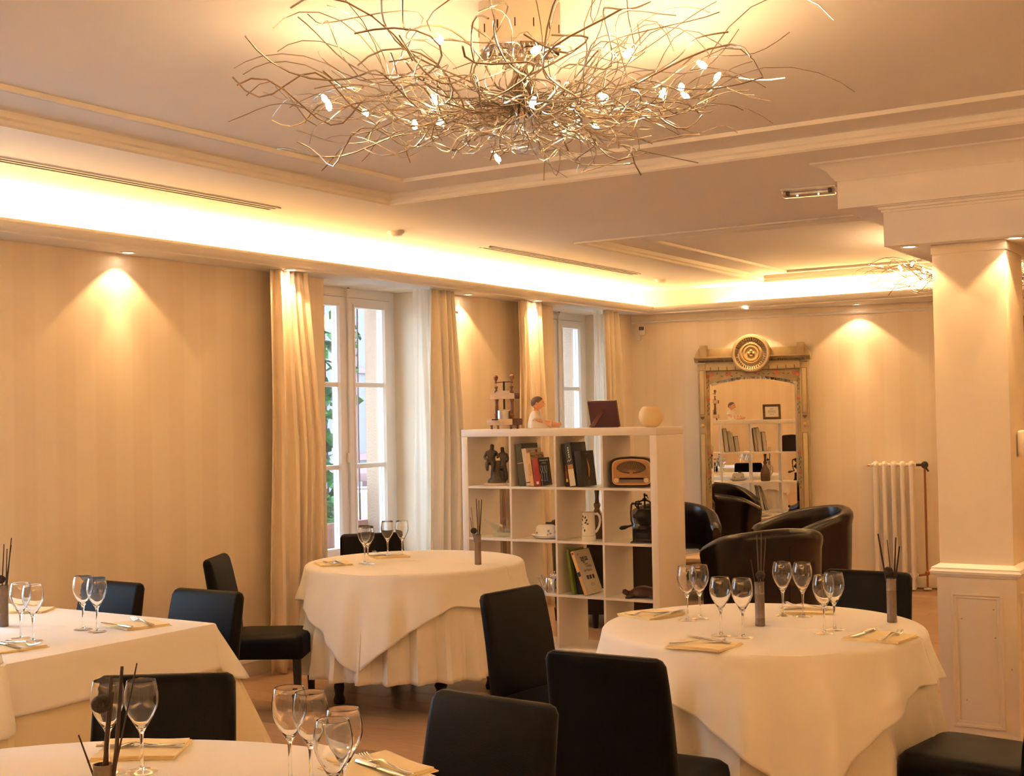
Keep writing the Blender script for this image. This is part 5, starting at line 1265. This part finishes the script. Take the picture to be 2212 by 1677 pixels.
# ------------------------------------------------------------------ radiator
rt = thing('radiator', 'white column radiator standing against the far wall', 'radiator', bw(2.40, .12, 0), WR)
NS = 5; pit = .076
for k in range(NS):
    x = (k-(NS-1)/2)*pit; mb = MB()
    for y in (-.045, .045): mb.tube([(x, y, .10), (x, y, .14), (x, y, 1.06), (x, y, 1.10)], [.018, .020, .020, .018], 12)
    for zz in (.12, 1.085): mb.ball((x, 0, zz), .030, .068, .036, 14, 10)
    for zz in (.12, 1.085): mb.tube([(x-pit/2, 0, zz), (x+pit/2, 0, zz)], .017, 12)
    obj('section', mb, 'radiator_white', rt)
for x in (-(NS-1)/2*pit, (NS-1)/2*pit):
    for y in (-.045, .045): obj('foot', MB().lathe([(.018, 0), (.014, .012), (.014, .10)], 10, (x, y, 0)), 'radiator_white', rt)
obj('end_plug', MB().tube([(-.20, 0, 1.085), (-.225, 0, 1.085)], [.014, .010], 10), 'brass', rt)
obj('valve', MB().tube([(.19, 0, 1.085), (.235, 0, 1.085)], .012, 10).ball((.262, 0, 1.085), .032, .026, .032, 14, 10).tube([(.265, -.02, 1.075), (.295, -.035, 1.03)], [.010, .008], 8), 'valve_black', rt)
obj('supply_pipe', MB().tube([(.262, 0, 1.06), (.262, 0, .02)], .0095, 10), 'copper', rt)
obj('lower_valve', MB().ball((.262, 0, .14), .022, .018, .024, 12, 8).tube([(.19, 0, .12), (.262, 0, .13)], .010, 8), 'copper', rt)
obj('pipe_collar', MB().lathe([(.036, 0), (.034, .008), (.014, .012), (.010, .014)], 18, (.262, 0, 0)), 'plastic_white', rt)

# ------------------------------------------------------------------ motion sensor
ms = thing('motion_sensor', 'small white motion sensor on a bracket in the far corner', 'sensor', bw(.085, .0, 2.34), WR)
obj('bracket', MB().rbox(.060, .02, .115, .004, 2, (-.022, -.011, -.002)), 'plastic_white', ms)
hs = obj('housing', MB().rbox(.058, .05, .088, .012, 3, (.034, -.052, .03)), 'plastic_white', ms)
obj('lens', MB().rbox(.050, .012, .034, .005, 2, (.034, -.076, .050)), 'sensor_lens', hs)

# ------------------------------------------------------------------ outside
struct('ground', MB().box(-40, XW-.535, -15, 45, -.30, -.15), 'ground_grey')
hs = thing('house', 'pale blue white house across the yard seen through the window', 'house', (-13, 16.5, -.15))
obj('wall', MB().box(-.4, 0, -7, 8, 0, 7), 'house_wall', hs, smooth=False)
wd = MB()
for (y0, y1, z0, z1) in ((-.75, -.69, 1.15, 2.52), (-.38, -.28, 1.15, 2.52), (-.75, -.28, 1.10, 1.20), (-.75, -.28, 2.46, 2.54)): wd.box(0, .05, y0, y1, z0, z1)
win_ = obj('window', wd, 'shutter_brown', hs, smooth=False); obj('pane', MB().box(.004, .012, -.69, -.36, 1.2, 2.46), 'house_wall', win_, smooth=False)
sh_ = obj('shutter', MB().box(.03, .07, -.28, .35, 1.15, 2.52), 'shutter_brown', hs, smooth=False)
for k in range(20): obj('slat', MB().box(.07, .085, -.24, .31, 1.22+k*.064, 1.255+k*.064), 'shutter_brown', sh_, smooth=False)
gw = obj('garden_wall', MB().rbox(.3, 6.0, .98, .02, 2, (0, 0, .49)), 'cream_stucco'); gw.location = (-8.7, 11.2, -.15); tag(gw, 'low cream garden wall outside the first window', 'garden wall')
gt = thing('garden_table', 'brown wooden table in the yard beyond the low wall', 'garden table', (-10.2, 12.7, -.15), .2)
obj('tabletop', MB().rbox(.9, 1.5, .10, .01, 2, (0, 0, 1.05)), 'shutter_brown', gt)
for sx in (-1, 1):
    for sy in (-1, 1): obj('leg', MB().box(sx*.38-.05, sx*.38+.05, sy*.65-.05, sy*.65+.05, 0, 1.0), 'shutter_brown', gt, smooth=False)
gch = thing('garden_chair', 'bent metal garden chair in the yard', 'garden chair', (-9.55, 11.95, -.15), .6)
for sx in (-1, 1): obj('frame_side', MB().tube([(sx*.22, .2, 0), (sx*.22, .2, .62), (sx*.22, -.2, .62), (sx*.22, -.25, 0)], .016, 8).tube([(sx*.22, -.2, .45), (sx*.22, -.28, 1.15), (sx*.18, -.3, 1.22)], .016, 8), 'steel', gch)
obj('seat', MB().rbox(.46, .44, .03, .01, 2, (0, 0, .45)), 'steel', gch)
for zz in (.75, .95, 1.2): obj('back_rail', MB().tube([(-.21, -.26, zz), (.21, -.26, zz)], .012, 8), 'steel', gch)
pb_ = thing('planter_box', 'terracotta planter box on the outer sill of the first window', 'planter', (XW-.66, 7.50, .50))
obj('box', MB().box(-.10, .10, -.42, .40, 0, .30).box(-.115, .115, -.44, .42, .27, .31), 'terracotta', pb_, smooth=False)
obj('soil', MB().box(-.09, .09, -.41, .39, .30, .305), 'seed_dark', pb_, smooth=False)
LEAF = []
for i in range(3):
    mb = MB().add([(0, 0, 0), (.5, .22, .10), (.34, .42, .06), (.72, .30, .05), (1, 0, -.08), (.72, -.30, .05), (.34, -.42, .06), (.5, -.22, .10), (.45, 0, .0)], [(0, 2, 1, 8), (1, 3, 8), (8, 3, 4), (8, 4, 5), (8, 5, 7), (0, 8, 7, 6)]); LEAF.append(mesh('leaf', mb, 'ivy_%d' % i, smooth=False, fixn=False))
def plant(name, label, cat, loc, pts, size, seed, stems, group=None, dense=None):
    t = thing(name, label, cat, loc, 0, group); rd = random.Random(seed)
    if dense:
        mb = MB(); n_, (xa, xb, ya, yb, za, zb) = dense
        base = LEAF[2]; bv_ = [v.co.copy() for v in base.vertices]; bf_ = [tuple(p.vertices) for p in base.polygons]
        for _ in range(n_):
            M = T4((rd.uniform(xa, xb), rd.uniform(ya, yb), rd.uniform(za, zb))) @ Euler((rd.uniform(-1.2, 1.2), rd.uniform(-.4, 1.0), rd.uniform(0, 6.28))).to_matrix().to_4x4() @ Matrix.Scale(size*rd.uniform(.7, 1.2), 4)
            mb.add([M @ v for v in bv_], bf_)
        o = obj('foliage', mb, 'ivy_2', t, smooth=False, fixn=False); o['kind'] = 'stuff'
    for s in stems: obj('stem', MB().tube(s, .008, 6), 'shutter_brown', t)
    for q in pts:
        o = obj('leaf', rd.choice(LEAF), None, t, loc=q, rot=(rd.uniform(-1.2, 1.2), rd.uniform(-.4, 1.0), rd.uniform(0, 6.28))); k = size*rd.uniform(.7, 1.3); o.scale = (k, k, k)
rd = random.Random(9)
plant('ivy', 'green ivy climbing outside the left leaf of the first window', 'ivy', (-7.1, 8.26, -.15), [(rd.uniform(-.25, .2), rd.uniform(-.42, .10), rd.uniform(.3, 3.0)) for _ in range(290)], .16, 1, [[(0, -.2, 0), (.05, -.1, 1), (-.05, -.25, 2), (0, -.15, 3.1)], [(.1, -.05, 0), (.02, 0, 1.2), (.08, -.1, 3)]], 'ivy plants outside', dense=(1300, (-.75, -.28, -.55, .0, .2, 3.1)))
plant('ivy', 'green ivy strip outside the far window', 'ivy', (-7.1, 12.08, -.15), [(rd.uniform(-.25, .2), rd.uniform(-.35, .22), rd.uniform(.3, 3.0)) for _ in range(220)], .16, 2, [[(0, -.1, 0), (.05, 0, 1), (-.05, -.15, 2), (0, -.05, 3.1)]], 'ivy plants outside', dense=(900, (-.75, -.28, -.40, .25, .2, 3.1)))
plant('ivy', 'thin ivy tendril on the outer edge of the first window', 'ivy', (XW-.60, 7.785, .5), [(rd.uniform(-.04, .02), rd.uniform(-.06, .0), rd.uniform(1.45, 2.1)) for _ in range(22)], .06, 3, [[(0, 0, 0), (0, -.01, 1), (0, 0, 2.1)]])
plant('potted_plant', 'leafy green plant growing from the terracotta planter box', 'plant', (XW-.66, 7.42, .81), [(rd.uniform(-.07, .07), rd.uniform(-.12, .22), rd.uniform(.02, .28)) for _ in range(22)], .15, 4, [[(0, 0, 0), (0, .05, .25)]])
bpy.context.view_layer.update()
